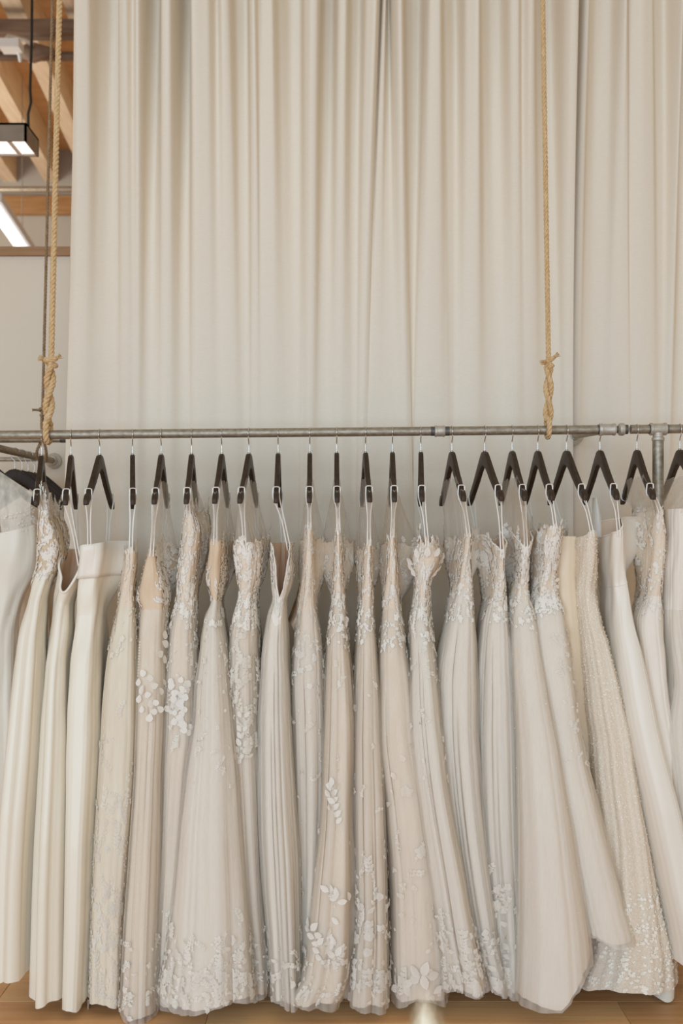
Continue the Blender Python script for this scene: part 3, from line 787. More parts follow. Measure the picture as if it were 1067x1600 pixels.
mbl = MB(); mbl.add([(0, 0, 0), (.24, .25, .06), (.30, .5, .08), (.18, .8, .05), (0, 1, -.02), (-.18, .8, .05), (-.30, .5, .08), (-.24, .25, .06), (0, .3, .015), (0, .65, .02)],
                    [(0, 1, 8), (1, 2, 9, 8), (2, 3, 9), (3, 4, 9), (4, 5, 9), (5, 6, 9), (6, 7, 8, 9), (7, 0, 8)])
LEAF_W = mbl.mesh('leaf', 'lace_petal'); LEAF_I = mbl.mesh('leaf_ivory', 'lace_petal_ivory')
mbp = MB(); mbp.add([(0, 0, 0), (.28, .25, .05), (.44, .6, .10), (.30, .9, .12), (0, 1, .09), (-.30, .9, .12), (-.44, .6, .10), (-.28, .25, .05), (0, .5, .02), (.1, .75, .08)],
                    [(0, 1, 8), (1, 2, 8), (2, 3, 9, 8), (3, 4, 9), (4, 5, 8, 9), (5, 6, 8), (6, 7, 8), (7, 0, 8)])
PETAL_W = mbp.mesh('petal', 'lace_petal'); PETAL_I = mbp.mesh('petal_ivory', 'lace_petal_ivory')
def sprig_px(px, py, n, ln, ang, spread=55, step=9, alt=True):
    """pixel items of a leaf sprig: stem from (px,py) in direction ang, leaves to both sides"""
    out = []; a = math.radians(ang)
    for i in range(n):
        x = px+math.sin(a)*step*i; y = py-math.cos(a)*step*i
        for sd in (-1, 1):
            out.append((x+math.sin(a+sd*.9)*6, y-math.cos(a+sd*.9)*6, ln*rnd.uniform(.85, 1.1), ang+sd*spread))
    out.append((px+math.sin(a)*step*n, py-math.cos(a)*step*n, ln, ang))
    return out
def blossom_px(px, py, n, ln, rpx, rot=0):
    return [(px+math.sin(math.radians(rot+k*360/n))*rpx, py-math.cos(math.radians(rot+k*360/n))*rpx, ln, rot+k*360/n) for k in range(n)]

G = {}
def gown(i, rows, waist, label, **k):
    G[i] = Gown(i, rows, waist, label=label, **k).build(); return G[i]

# 1: lace bodice, satin skirt
g = gown(1, [(803,62,80),(830,59,92),(860,57,96),(885,58,92),(905,52,82),(940,44,72),(988,31,70),(1038,24,70),(1160,13,69),(1300,6,64),(1450,3,60),(1526,2,59)], 905,
     'ivory satin gown with a beige lace bodice, leftmost on the main rail', mats=('lace_tan', 'satin'), jag=.012, folds=(6, .014), fine=.001, hem_d=.25, rim=(-.03, .6), bust=((1, .03, .3),))
g.lace(420, (-.01, .16), 'mix', (.010, .019), 'lace'); g.loops(); g.yoke('sheer')
g.lace(60, (-.04, .02), 'sprig', (.010, .014), 'lace', name='scalloped_edge', seed=4)
# 2: satin with cut-out cup
g = gown(2, [(860,94,130),(900,89,126),(945,84,112),(985,78,112),(1038,72,108),(1160,65,111),(1300,62,112),(1450,61,112),(1560,60,112)], 947,
     'ivory satin gown with an open nude-lined cup, second on the main rail', mats=('satin', 'satin'), rim=(.13, .8), folds=(5, .016), fine=.0008, hem_d=.25, lining='nude', bias=.2, hem=(.0, .0))
g.loops(near_u=.14)
# 3: satin strapless with turned-down cuff
g = gown(3, [(852,128,166),(897,125,163),(930,123,160),(960,120,158),(1000,117,158),(1038,112,157),(1160,108,157),(1300,110,151),(1450,110,147),(1570,109,142)], 962,
     'ivory satin strapless gown with a wide folded cuff along the neckline', mats=('satin', 'satin'), folds=(5, .015), fine=.0008, hem_d=.25, bias=.15, top_d=.13, pw=.55, bust=((1, .07, .25),), tilt=.010)
g.loops()
# 4: matte lace
g = gown(4, [(866,193,213),(930,186,210),(1000,172,215),(1060,163,218),(1160,157,220),(1250,153,218),(1350,149,212),(1450,147,206),(1566,145,203)], 955,
     'beige matte lace gown with leafy embroidery down to its hem, fourth on the rail', mats=('lace_base', 'tulle_beige'), folds=(7, .009), fine=.002, hem_d=.24, jag=.006, rim=(-.02, .5))
g.lace(150, (0, .25), 'mix', (.010, .018), 'lace_ivory'); g.lace(330, (.35, 1.0), 'sprig', (.013, .022), 'lace_ivory', vpow=.5, seed=3); g.lace(260, (.55, 1.0), 'mix', (.010, .016), 'lace', vpow=.6, seed=5); g.loops()
# 5: nude plunging bodice with white leaves
g = gown(5, [(858,234,247),(880,228,251),(900,222,256),(935,213,262),(952,220,262),(1000,218,260),(1060,217,261),(1125,217,260),(1200,216,257),(1350,208,256),(1480,200,254),(1580,197,253)], 955,
     'gown with a nude plunging bodice edged in white lace and hanging leaf clusters', mats=('nude_mid', 'tulle_warm'), folds=(8, .010), fine=.003, hem_d=.27, jag=.006, lining='nude', bust=((1, .055, .3),))
g.lace(160, (.0, .13), 'mix', (.010, .019), 'lace', ur=(.06, .30)); g.lace(420, (.0, .24), 'mix', (.010, .019), 'lace_ivory', ur=(.16, .84), seed=2)
g.lace(60, (.0, .13), 'leaf', (.011, .018), 'lace', ur=(-.13, -.09), seed=6); g.lace(60, (.0, .13), 'leaf', (.011, .018), 'lace', ur=(.09, .13), seed=8)
g.lace(200, (.85, 1.0), 'mix', (.010, .016), 'lace', seed=9); g.loops(); g.yoke('sheer')
its = []
for (px, py) in [(226,1052),(221,1066),(232,1060),(240,1072),(228,1078),(236,1086),(246,1080),(250,1066),(222,1092),(232,1100),(243,1098),(226,1108),(238,1112),(247,1108),(236,1121),(251,1030),(246,1022),(258,1012),(252,1006),(256,1046),(261,1034),(252,992)]:
    its.append((px, py, rnd.uniform(.022, .030), rnd.uniform(100, 260)))
g.leaves(its, PETAL_W)
# 6: all-over lace, white flower spray
g = gown(6, [(800,290,306),(826,286,314),(856,283,311),(932,276,306),(982,268,306),(1058,262,308),(1134,260,309),(1200,258,302),(1350,256,292),(1480,250,286),(1560,245,290)], 950,
     'slim lace gown with lace straps and a spray of white blossoms on the skirt', mats=('lace_base', 'tulle_warm'), folds=(8, .009), fine=.003, hem_d=.21, jag=.012, bust=((1, .035, .3),))
g.lace(560, (-.02, .24), 'mix', (.010, .019), 'lace'); g.loops(); g.yoke('sheer'); g.lace(120, (.22, .5), 'mix', (.010, .016), 'lace', ur=(-.2, .3), seed=5); g.lace(120, (.8, 1), 'mix', (.010, .016), 'lace', seed=7)
its = []
for k in range(26): its.append((286+rnd.gauss(0, 8), 1062+k*3.4, rnd.uniform(.020, .028), rnd.uniform(0, 360)))
g.leaves(its, PETAL_W)
# 7: twisted waist, full white tulle skirt
g = gown(7, [(848,329,352),(880,326,351),(905,325,350),(940,331,345),(960,324,347),(1000,318,352),(1058,312,358),(1134,307,365),(1200,297,373),(1300,286,380),(1400,277,388),(1500,266,396),(1560,255,401)], 943,
     'full white tulle gown with a twisted waist below a nude bodice', mats=('nude_mid', 'tulle'), folds=(8, .014), fine=.004, hem_d=.33, bias=.5, jag=.008, lining='nude', bust=((1, .035, .35),), rim=(-.01, .5))
g.lace(330, (0, .14), 'mix', (.010, .019), 'lace_ivory', ur=(.1, .9)); g.lace(120, (.08, .2), 'mix', (.011, .020), 'lace', seed=3); g.lace(620, (.84, 1.0), 'mix', (.012, .022), 'lace', vpow=.6, seed=5); g.loops(); g.yoke('sheer')
g.lace(60, (.22, .55), 'mix', (.010, .016), 'lace', ur=(-.05, .25), seed=9)
# 8: lace bodice, leaf motif on thigh
g = gown(8, [(843,367,409),(865,366,410),(890,369,407),(930,375,400),(960,368,401),(985,363,402),(1058,363,403),(1134,366,404),(1250,372,408),(1400,382,413),(1545,395,422)], 935,
     'ivory lace gown with rounded lace cups beside the twisted-waist gown', mats=('lace_base', 'tulle_warm'), folds=(9, .008), fine=.003, hem_d=.21, jag=.008, bust=((1, .02, .4),), rim=(.012, .6))
g.lace(620, (-.01, .2), 'mix', (.011, .020), 'lace'); g.loops(); g.yoke('sheer'); g.lace(160, (.2, .5), 'sprig', (.012, .018), 'lace_ivory', seed=3); g.lace(160, (.85, 1), 'mix', (.010, .018), 'lace', seed=5)
g.leaves(sprig_px(376, 1185, 7, .026, 5, 35, 11), LEAF_I)
# 9: keyhole
g = gown(9, [(848,424,456),(890,424,457),(920,425,452),(938,427,447),(960,420,447),(1000,414,448),(1058,411,450),(1134,408,454),(1250,408,461),(1350,412,468),(1500,424,470),(1560,428,472)], 938,
     'white tulle gown whose bodice gapes open to a nude lining', mats=('tulle', 'tulle'), folds=(9, .011), fine=.004, hem_d=.28, lining='nude', bias=.35, bust=((1, .01, .3),), rim=(.17, .42))
g.loops(near_u=.13); g.lace(120, (.02, .1), 'mix', (.011, .020), 'lace'); g.lace(220, (.86, 1), 'mix', (.012, .02), 'lace', seed=4, vpow=.7)
# 10
g = gown(10, [(843,476,491),(907,472,492),(957,467,495),(1020,461,502),(1066,458,504),(1109,460,506),(1200,463,507),(1350,468,502),(1450,470,494),(1555,462,490)], 960,
     'narrow beaded lace gown with a sheer yoke, right of the gaping bodice', mats=('lace_base', 'tulle_warm'), folds=(8, .008), fine=.003, hem_d=.20, bust=((1, .045, .2), (-1, .02, .2)), rim=(-.05, .6), jag=.010)
g.lace(420, (0, .34), 'mix', (.009, .016), 'lace'); g.yoke('sheer'); g.loops(far=False); g.lace(160, (.34, 1), 'mix', (.009, .015), 'lace_ivory', seed=3)
# 11: leaf sprigs
g = gown(11, [(846,523,534),(932,519,538),(1008,513,543),(1084,510,549),(1160,507,552),(1284,503,549),(1369,492,553),(1487,480,552),(1530,470,549),(1562,452,540)], 945,
     'tulle gown with large white leaf sprigs on its lower skirt', mats=('lace_base', 'tulle_warm'), folds=(9, .011), fine=.003, hem_d=.30, bust=((1, .045, .25), (-1, .05, .25)), rim=(-.05, .6), jag=.010)
g.lace(380, (0, .25), 'mix', (.010, .018), 'lace'); g.yoke('sheer'); g.loops(far=False); g.lace(60, (.25, .8), 'mix', (.012, .020), 'lace', seed=3); g.lace(260, (.9, 1), 'mix', (.010, .018), 'lace', seed=6)
g.leaves(sprig_px(528, 1286, 6, .028, -8, 50, 11)+sprig_px(540, 1405, 3, .032, -60, 40, 12)+sprig_px(512, 1508, 6, .033, -20, 60, 12)+sprig_px(528, 1490, 4, .032, -35, 60, 12)+[(527,1437,.03,-60),(524,1468,.03,-30),(535,975,.026,20),(532,985,.026,50),(537,968,.022,-20)], LEAF_W)
# 12
g = gown(12, [(858,567,580),(880,566,580),(942,562,582),(995,558,584),(1071,556,588),(1160,553,592),(1250,552,597),(1436,556,601),(1566,543,604)], 945,
     'slim champagne tulle gown with lace patches near the hem, centre of the rail', mats=('lace_base', 'tulle_warm'), folds=(8, .010), fine=.003, hem_d=.27, jag=.006, bust=((1, .045, .3), (-1, .02, .2)), rim=(-.03, .5))
g.lace(300, (0, .22), 'mix', (.010, .018), 'lace'); g.loops(); g.lace(420, (.62, 1), 'mix', (.014, .026), 'lace', vpow=.6, seed=3); g.lace(60, (.2, .6), 'mix', (.010, .015), 'lace_ivory', seed=6); g.yoke('sheer')
# 13
g = gown(13, [(850,605,618),(932,600,624),(995,595,631),(1071,592,642),(1160,591,650),(1250,600,668),(1400,611,686),(1558,612,698)], 960,
     'blush-toned tulle gown with big petals along the hem', mats=('lace_base', 'tulle_warm'), folds=(7, .011), fine=.002, hem_d=.25, bust=((1, .09, .35), (-1, .02, .1)), rim=(-.04, .6), jag=.010)
g.lace(360, (0, .27), 'mix', (.010, .018), 'lace'); g.loops(); g.lace(240, (.45, 1), 'mix', (.014, .026), 'lace_ivory', seed=3, vpow=.7); g.yoke('sheer_warm')
g.leaves(blossom_px(661, 1522, 5, .046, 11, 20)+blossom_px(630, 1538, 4, .040, 9, 60)+blossom_px(687, 1540, 3, .036, 8, 0), LEAF_I)
# 14: pointed lace cups
g = gown(14, [(846,652,682),(872,643,690),(890,646,682),(907,648,673),(932,647,671),(982,641,673),(1046,643,679),(1096,642,684),(1160,644,691),(1250,655,700),(1350,668,718),(1450,682,735),(1540,694,753)], 940,
     'white lace gown with pointed scalloped cups and a long straight skirt', mats=('lace_base', 'tulle'), folds=(7, .011), fine=.003, hem_d=.31, jag=.022, bust=((1, .02, .4),))
g.lace(520, (-.01, .24), 'mix', (.012, .020), 'lace'); g.loops(); g.lace(120, (.24, .6), 'mix', (.010, .016), 'lace', seed=3); g.lace(320, (.82, 1), 'mix', (.014, .024), 'lace', seed=5, vpow=.6)
g.leaves([(645,876,.034,-50),(655,864,.034,-15),(668,861,.034,8),(679,862,.034,30),(686,868,.034,55),(646,884,.030,-40),(650,893,.030,-25),(684,874,.032,45),(680,885,.03,35),(674,893,.028,25)], LEAF_W)
# 15
g = gown(15, [(840,718,732),(881,714,732),(919,709,736),(970,699,739),(1020,689,741),(1071,683,742),(1134,684,742),(1200,688,745),(1300,700,752),(1400,715,765),(1480,730,775),(1540,745,787)], 930,
     'soft white tulle gown with a tall sheer yoke beside the pointed cups', mats=('lace_base', 'tulle'), folds=(10, .010), fine=.004, hem_d=.24, bust=((1, .06, .2), (-1, .03, .4)), rim=(-.02, .5), jag=.010)
g.lace(320, (0, .2), 'mix', (.011, .018), 'lace'); g.lace(160, (-.02, .1), 'flower', (.012, .020), 'lace', ur=(.1, .5), seed=3); g.yoke('sheer'); g.loops(far=False); g.lace(240, (.88, 1), 'mix', (.014, .024), 'lace', seed=5)
# 16
g = gown(16, [(846,762,786),(869,768,782),(932,764,786),(970,755,791),(1020,749,795),(1084,747,798),(1160,745,801),(1300,750,803),(1400,762,805),(1540,775,808)], 945,
     'pleated white tulle gown with a nude V back, right of the tall sheer yoke', mats=('lace_base', 'tulle'), rim=(.03, .6), folds=(12, .008), fine=.005, hem_d=.22, lining='nude', peak=.02, bust=((-1, .03, .3), (1, .02, .2)))
g.lace(360, (0, .2), 'mix', (.011, .020), 'lace'); g.loops(); g.lace(220, (.75, 1), 'mix', (.014, .024), 'lace_ivory', seed=5)
# 17
g = gown(17, [(840,803,829),(862,806,824),(890,806,821),(919,800,823),(970,796,834),(1033,796,844),(1096,799,853),(1160,802,866),(1250,803,880),(1350,803,895),(1436,802,908),(1500,799,916),(1560,797,918)], 930,
     'glittering white A-line gown with the longest pointed hem', mats=('lace_base', 'tulle'), rim=(.035, .6), folds=(7, .010), fine=.002, hem_d=.35, bias=.5, lining='nude', hem=(-.01, .13), peak=.02, bust=((-1, .04, .3), (1, .025, .2)))
g.lace(420, (0, .2), 'mix', (.011, .020), 'lace'); g.loops(); g.yoke('sheer_warm', spread=.01); g.lace(130, (.2, 1), 'leaf', (.003, .005), 'sequin', seed=3, name='sequins')
# 18
g = gown(18, [(828,841,877),(849,838,873),(886,839,867),(915,835,866),(942,829,876),(988,828,884),(1051,833,891),(1114,843,897),(1160,850,903),(1250,860,924),(1350,874,950),(1420,888,968),(1468,898,981)], 935,
     'white A-line tulle gown with a lace bodice flaring out to the right', mats=('lace_base', 'tulle'), folds=(6, .009), fine=.002, hem_d=.27, bias=.4, lining='nude', jag=.01, hem=(.02, .0), bust=((1, .05, .2), (-1, .03, .3)), rim=(-.015, .5))
g.lace(520, (0, .22), 'mix', (.012, .020), 'lace'); g.loops(); g.lace(80, (.25, .6), 'mix', (.010, .016), 'lace', ur=(0, .25), seed=3)
g.leaves([(866,905,.022,70),(867,911,.022,95),(866,916,.02,120)], LEAF_W)
# 19 sparkle over champagne
g = gown(19, [(839,899,929),(912,898,927),(975,902,936),(1000,906,946),(1051,911,959),(1114,916,974),(1157,922,984),(1217,926,992),(1318,934,1010),(1420,930,1030),(1500,914,1050),(1546,897,1055)], 925,
     'sequinned champagne gown whose glittering skirt sweeps to the floor', mats=('sparkle_base', 'sparkle_base'), folds=(7, .012), fine=.002, hem_d=.23, lining='nude', bust=((-1, .05, .3), (1, .015, .2)), rim=(-.02, .4))
g.lace(9000, (0, 1), 'leaf', (.004, .0075), 'sequin', name='sequins'); g.lace(1500, (.78, 1), 'flower', (.004, .0075), 'sequin', name='sequins', seed=5); g.loops()
# 20 satin sweetheart
g = gown(20, [(823,947,968),(842,945,970),(865,945,972),(890,947,975),(912,949,979),(962,951,986),(1013,954,999),(1089,962,1015),(1152,972,1027),(1250,992,1050),(1350,1012,1072),(1506,1040,1100)], 915,
     'plain white satin gown with moulded cup and princess seams near the pipe post', mats=('satin_white', 'satin_white'), folds=(5, .010), fine=.0006, hem_d=.27, bias=.25, lining='nude', bust=((1, .085, .1),), rim=(.012, .5), tilt=.032)
g.loops()
# 21
g = gown(21, [(792,1017,1028),(836,1011,1036),(899,1008,1034),(932,1004,1031),(970,993,1034),(1013,997,1036),(1114,1006,1045),(1250,1018,1080),(1500,1040,1110)], 932,
     'white fine-lace gown with one pointed shoulder in front of the pipe post', mats=('lace_base', 'tulle'), folds=(7, .008), fine=.002, hem_d=.19, bust=((-1, .03, .2),))
g.lace(300, (0, .25), 'mix', (.011, .018), 'lace'); g.loops(); g.yoke('sheer')
# 22
g = gown(22, [(795,1040,1075),(900,1038,1080),(1000,1040,1085),(1064,1046,1100),(1140,1037,1110),(1250,1046,1125),(1500,1060,1150)], 960,
     'sheer cream tulle gown cut off by the right picture edge', mats=('tulle', 'tulle'), folds=(10, .010), fine=.004, hem_d=.26)
g.loops(); g.yoke('sheer')

for i in OVER: G[i].overlay(OVER[i])
# extras on single gowns -------------------------------------------------
# folded cuff of gown 3: a raised band over the top of the bodice
g = G[3]; mb = MB(); i1 = int(.065*(g.nv-1))+1
P = g.P[:i1+1]+g.N[:i1+1]*.006; P2 = g.P[:i1+1]+g.N[:i1+1]*.001
low = P[-1].copy(); rows_ = list(P)+[P2[-1]]
top = g.P[0]+g.N[0]*.002; top[:, 2] += .004
rows_ = [top]+rows_; n = len(rows_)
mb.v = np.concatenate(rows_).tolist(); mb.f = [(i*NU+j, (i+1)*NU+j, (i+1)*NU+(j+1) % NU, i*NU+(j+1) % NU) for i in range(n-1) for j in range(NU)]
mb.build('cuff_band', 'satin_white', g.root)
# bound edge of the open cup of gown 2, and of gown 9
def rim_piping(g, r, mat):
    mb = MB(); mb.tube([Vector(p) for p in g.P[0]], r, 8, closed=True); mb.build('neckline_binding', mat, g.root)
rim_piping(G[2], .0042, 'satin_white'); rim_piping(G[9], .002, 'lace'); rim_piping(G[20], .003, 'satin_white'); rim_piping(G[16], .003, 'lace'); rim_piping(G[17], .003, 'lace')
# seams of gown 20
g = G[20]
for u in (.045, .16):
    P, N = g.surf(np.full(40, u), np.linspace(0, .9, 40)); mb = MB(); mb.tube([Vector(p)+Vector(q)*.0005 for p, q in zip(P, N)], .0011, 6); mb.build('seam', 'satin_white', g.root)
P, N = g.surf(np.linspace(-.5, .5, 120), np.full(120, g.wv)); mb = MB(); mb.tube([Vector(p)+Vector(q)*.0005 for p, q in zip(P, N)], .0013, 6); mb.build('waist_seam', 'satin_white', g.root)
# covered buttons down the left of gown 5
g = G[5]
mbb = MB(); mbb.lathe((0, 0, 0), (0, -1, 0), [(0, .0045), (.002, .0045), (.004, .003), (.0046, 0)], 10); btn = mbb.mesh('button', 'button')
for k in range(13):
    loc, nrm = g.hit(219.5-.25*k, 1003+k*4.4)
    if loc is None: continue
    o = bpy.data.objects.new('button', btn); C.objects.link(o); o.parent = g.root; o.matrix_parent_inverse = parent_world(g.root).inverted()
    o.location = loc+Vector((0, -.002, 0))
# hanging satin sleeve between gowns 19 and 20
g = G[20]; mb = MB()
sl = [(778,927,931,.16),(800,926,938,.155),(840,927,944,.15),(880,930,946,.145),(915,935,949,.14),(937,938,951,.135)]
ring_n = 24; vv_ = []
for (py, xl, xr, yy) in sl:
    D = DR+yy-.02
    for k in range(ring_n):
        an = k*2*math.pi/ring_n; cx = (xl+xr)/2; hw = (xr-xl)/2
        p = W(cx+hw*math.cos(an), py, D); p.y += .022*math.sin(an); vv_.append(tuple(p))
mb.v = vv_; mb.f = [(i*ring_n+k, i*ring_n+(k+1) % ring_n, (i+1)*ring_n+(k+1) % ring_n, (i+1)*ring_n+k) for i in range(len(sl)-1) for k in range(ring_n)]
mb.build('sleeve', 'satin_white', g.root)
mb = MB(); ring = []
for (py, xl, xr, yy) in [(1440, 1024, 1048, .035), (1500, 1021, 1051, .045), (1530, 1020, 1053, .05), (1553, 1018, 1052, .05)]:
    for k in range(28):
        an = k*2*math.pi/28; D = DR-.10
        p = W((xl+xr)/2+(xr-xl)/2*math.cos(an)*(1+.05*math.sin(4*an)), py+2*math.sin(3*an), D); p.y += yy*math.sin(an); ring.append(tuple(p))
mb.v = ring; mb.f = [(i*28+k, i*28+(k+1) % 28, (i+1)*28+(k+1) % 28, (i+1)*28+k) for i in range(3) for k in range(28)]
mb.build('underskirt', 'satin', g.root)
g = G[19]; ring = []
U_ = [(838,868,903),(870,866,902),(900,866,900),(960,870,906),(1060,882,914),(1120,890,918),(1200,900,932),(1300,915,945)]
for (py, xl, xr) in U_:
    for k in range(28):
        an = k*2*math.pi/28; p = W((xl+xr)/2+(xr-xl)/2*math.cos(an), py, DR-.05); p.y += .03*math.sin(an)+.0015*math.sin(an*9); ring.append(tuple(p))
mb = MB(); mb.v = ring; mb.f = [(i*28+k, i*28+(k+1) % 28, (i+1)*28+(k+1) % 28, (i+1)*28+k) for i in range(len(U_)-1) for k in range(28)]
mb.build('champagne_underlay', 'champagne', g.root)
g = G[20]
# nude folded facing of gown 10 on its left
g = G[10]; mb = MB()
pts = [(476,858,-.02),(470,900,-.02),(462,935,-.02),(450,968,-.03),(463,962,-.06),(468,952,-.08),(466,1000,-.03),(456,978,-.05),(470,930,-.07)]
q = [W(px, py, DR+.03+dy) for px, py, dy in pts]
mb.add(q, [(0, 1, 8), (1, 2, 8), (2, 3, 4, 8), (8, 4, 5), (3, 7, 4), (3, 6, 7), (6, 5, 7), (7, 5, 4)])
o = mb.build('bodice_facing', 'nude', g.root); md = o.modifiers.new('t', 'SOLIDIFY'); md.thickness = .003

# ------------------------------------------------------------------ hangers on the main rail
HL = {1:'leftmost dark wooden hanger on the main rail, above the beige lace bodice', 2:'dark wooden hanger above the open nude-lined cup', 3:'dark wooden hanger spread widest on the left, above the folded satin cuff',
 4:'dark wooden hanger seen edge-on above the beige matte lace gown', 5:'dark wooden hanger above the nude plunging bodice', 6:'dark wooden hanger with lace straps bunched on its near arm', 7:'dark wooden hanger above the twisted-waist tulle gown',
 8:'dark wooden hanger above the rounded lace cups', 9:'dark wooden hanger seen almost edge-on above the gaping bodice', 10:'dark wooden hanger seen edge-on above the narrow beaded lace gown', 11:'dark wooden hanger seen edge-on above the gown with leaf sprigs',
 12:'dark wooden hanger slightly turned, above the slim champagne tulle gown', 13:'dark wooden hanger nearly edge-on, second to the left of the small pipe coupling', 14:'dark wooden hanger seen edge-on immediately left of the small pipe coupling', 15:'dark wooden hanger first right of the small coupling',
 16:'dark wooden hanger second right of the small coupling, above the pleated tulle gown', 17:'dark wooden hanger above the glittering A-line gown', 18:'dark wooden hanger just left of the right rope loop', 19:'dark wooden hanger just right of the right rope loop',
 20:'dark wooden hanger below the large pipe coupling', 21:'dark wooden hanger just left of the pipe post', 22:'dark wooden hanger at the right picture edge beyond the pipe post'}
for i in HT:
    pos, yaw, d = hanger_pose(i)
    place_hanger(pos, yaw, 0, HL[i])

# ------------------------------------------------------------------ side rail: face-on hangers and gowns at the left edge
def side_pos(t):
    c = sa.lerp(sb, t); return Vector((c.x, c.y, c.z+.0145+.0017-.0655-.0178))
SH = [(.10, 'large dark hanger cut off by the left picture edge, on the side rail', -.045, 0), (.42, 'front dark hanger of the packed bunch on the side rail', .02, .1), (.52, 'second dark hanger of the packed bunch on the side rail', .02, .12),
      (.61, 'third dark hanger of the packed bunch on the side rail', .02, .1), (.70, 'fourth dark hanger of the packed bunch on the side rail', .02, .14), (.79, 'rearmost dark hanger of the packed bunch on the side rail', .02, .12)]
for t, lb, dx, yw in SH:
    p = side_pos(t); place_hanger(p, yw, 0, lb, 'dark hangers on the side rail')
HT0 = dict(HT)
# big ivory gown, facing the camera
p0 = side_pos(.10); y0 = p0.y
g = Gown(100, [(824,-62,53),(850,-62,56),(881,-58,54),(937,-40,33),(988,-36,23),(1038,-42,23),(1114,-55,26),(1300,-75,38),(1518,-90,48)], 960, label='smooth ivory satin gown facing forward at the left picture edge',
     hem_d=.10, top_d=.075, waist_d=.06, yc=y0-.02, bias=.1, folds=(7, .012), fine=.0008, mats=('satin', 'satin'), slope=0, rim=(.02, .5), peak=.012, lining='nude_pale', seed=77, group='bridal gowns on the side rail').build()
def shoulder_veil(g, hp, mat, px_l, px_r, parent):
    # illusion yoke: two sheer shoulder pieces from the hanger arms to the cups
    for sd in (-1, 1):
        mb = MB(); n = 10; mcols = 8; v_ = []
        for i in range(n):
            t = i/(n-1)
            for j in range(mcols):
                q = j/(mcols-1)
                a = Vector((hp.x+sd*(.03+.13*q), hp.y-.012-.006*math.sin(math.pi*q), hp.z-.018-.085*q))
                u = (.02+.15*q)*sd
                P, N = g.surf(np.array([u]), np.array([0.005])); b = Vector(P[0])
                pt = a.lerp(b, t); pt.y -= .02*math.sin(math.pi*t); v_.append(tuple(pt))
        mb.v = v_; mb.f = [(i*mcols+j, i*mcols+j+1, (i+1)*mcols+j+1, (i+1)*mcols+j) for i in range(n-1) for j in range(mcols-1)]
        mb.build('sheer_yoke', mat, parent)
shoulder_veil(g, p0, 'lace_ivory_soft', 0, 0, g.root)
g.lace(140, (-.05, .01), 'leaf', (.006, .01), 'lace', ur=(-.3, .3), name='neckline_lace')
g.lace(120, (.97, 1.0), 'mix', (.010, .018), 'lace_ivory', name='hem_lace', seed=3)
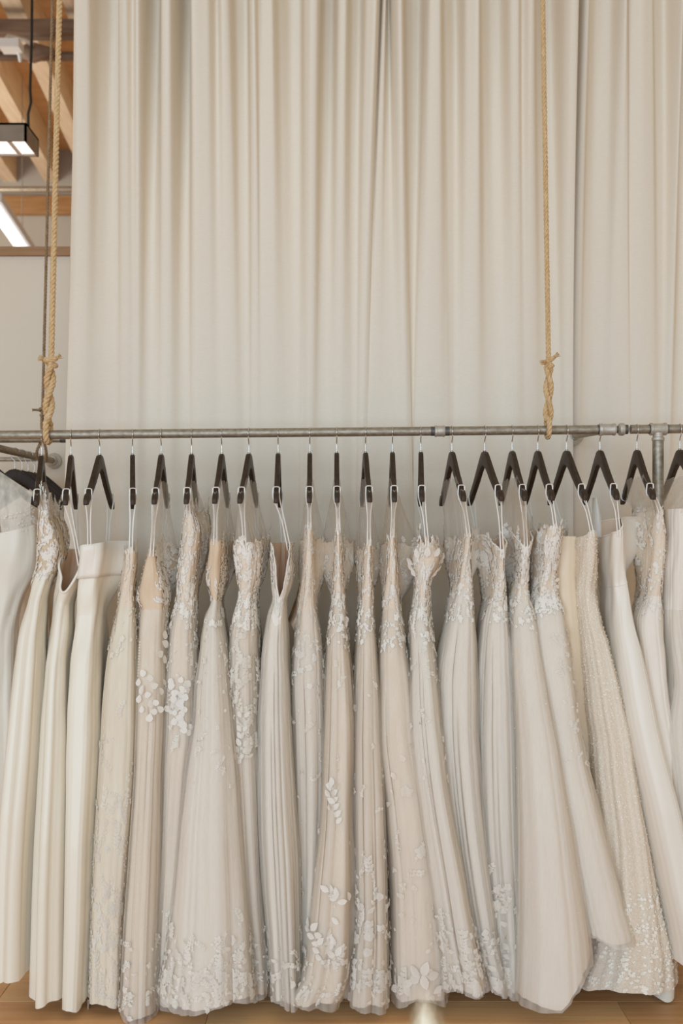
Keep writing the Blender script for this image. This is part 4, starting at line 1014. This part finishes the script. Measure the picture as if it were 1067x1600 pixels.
for t, dy, lb, mats_, sd in ((.42, 0, 'ivory gown with lace straps at the front of the bunch on the side rail', ('lace_base', 'tulle_warm'), 81), (.61, 0, 'cream gown hidden in the middle of the bunch on the side rail', ('satin', 'tulle_beige'), 82), (.79, 0, 'cream gown with a puffed sleeve at the back of the side rail', ('satin', 'satin'), 83)):
    p = side_pos(t); D = p.y+DR; cx = 533.5+p.x*F/D; k = DR/D
    zr = lambda z: HZ-(z-EYE)*F/D
    g = Gown(200+sd, [(zr(1.58), cx-68*k, cx+68*k), (zr(1.50), cx-76*k, cx+76*k), (zr(1.36), cx-58*k, cx+58*k), (zr(1.2), cx-62*k, cx+62*k), (zr(.6), cx-78*k, cx+78*k), (zr(.2), cx-92*k, cx+92*k)], zr(1.33), label=lb,
        hem_d=.04, top_d=.035, waist_d=.03, yc=p.y, bias=0, folds=(7, .008), fine=.0006, mats=mats_, slope=0, peak=.0, rim=(.04, .4), jag=.01, lining=None, seed=sd, group='bridal gowns on the side rail').build()
    g.lace(120, (-.03, .12), 'mix', (.010, .016), 'lace')
    for sx in (-1, 1):
        mb = MB(); a = Vector((p.x+sx*.14, p.y, p.z-.105)); b = Vector((p.x+sx*.12, p.y-.01, 1.55))
        mb.tube(smooth_path([a+Vector((0, .006, 0)), a+Vector((0, -.01, .008)), a.lerp(b, .4)+Vector((0, -.016, 0)), b], 4), .004, 6); mb.build('strap', 'lace', g.root)
    if sd == 83:
        c = W(128, 800, D-.06); mb = MB()
        prof = [(-.055, .0), (-.052, .012), (-.03, .034), (0, .042), (.03, .038), (.05, .022), (.06, .008), (.06, 0)]
        mb.lathe(c, (.35, 0, -1), prof, 20); mb.build('puff_sleeve', 'satin', g.root)
        mb = MB(); mb.tube(smooth_path([Vector((p.x+.15, p.y-.02, p.z-.11)), W(104, 792, D-.05), c+Vector((-.02, 0, .04))], 5), .008, 8); mb.build('strap', 'satin', g.root)

# ------------------------------------------------------------------ blurred pale plume in the foreground
Df = 1.35
tipp = W(664, 1566, Df); base = Vector((tipp.x+.012, tipp.y+.01, FZ))
pr = empty('dried_plume', base); tag(pr, 'blurred cream plume tip rising at the bottom edge in the foreground', 'dried plant')
mb = MB(); prof = [(0, .0), (.006, .006), (.02, .013), (.05, .026), (.09, .036), (.14, .038), (.2, .026), (.25, .006), (.25, 0)]
mb.lathe(tipp, (.05, 0, -1), prof, 20); mb.build('plume', 'plume', pr)
mb = MB()
for k in range(500):
    t = rnd.random(); h = .01+.2*t; rr = np.interp(h, [q[0] for q in prof], [q[1] for q in prof]); an = rnd.uniform(0, 2*math.pi)
    c = tipp+Vector((.05, 0, -1)).normalized()*h; d = Vector((math.cos(an), math.sin(an), 0))
    p1 = c+d*rr*.9; p2 = p1+d*.006+Vector((0, 0, .022)); w_ = Vector((-d.y, d.x, 0))*.0012
    mb.add([p1-w_, p1+w_, p2], [(0, 1, 2)])
o = mb.build('plume_fibres', 'plume', pr); o['kind'] = 'stuff'
mb = MB(); mb.tube([tipp+Vector((.01, 0, -.24)), Vector((base.x, base.y, .3)), Vector((base.x, base.y, .02))], .004, 8); mb.build('stem', 'stem', pr)
vz = empty('floor_vase', base); tag(vz, 'pale ceramic floor vase below the picture holding the plume', 'vase')
mb = MB(); mb.lathe(base, (0, 0, 1), [(0, 0), (0, .07), (.02, .085), (.12, .11), (.25, .09), (.34, .04), (.40, .035), (.42, .045), (.415, .038), (.39, .028), (.3, .03), (.03, .02), (.03, 0)], 28); mb.build('body', 'vase', vz)
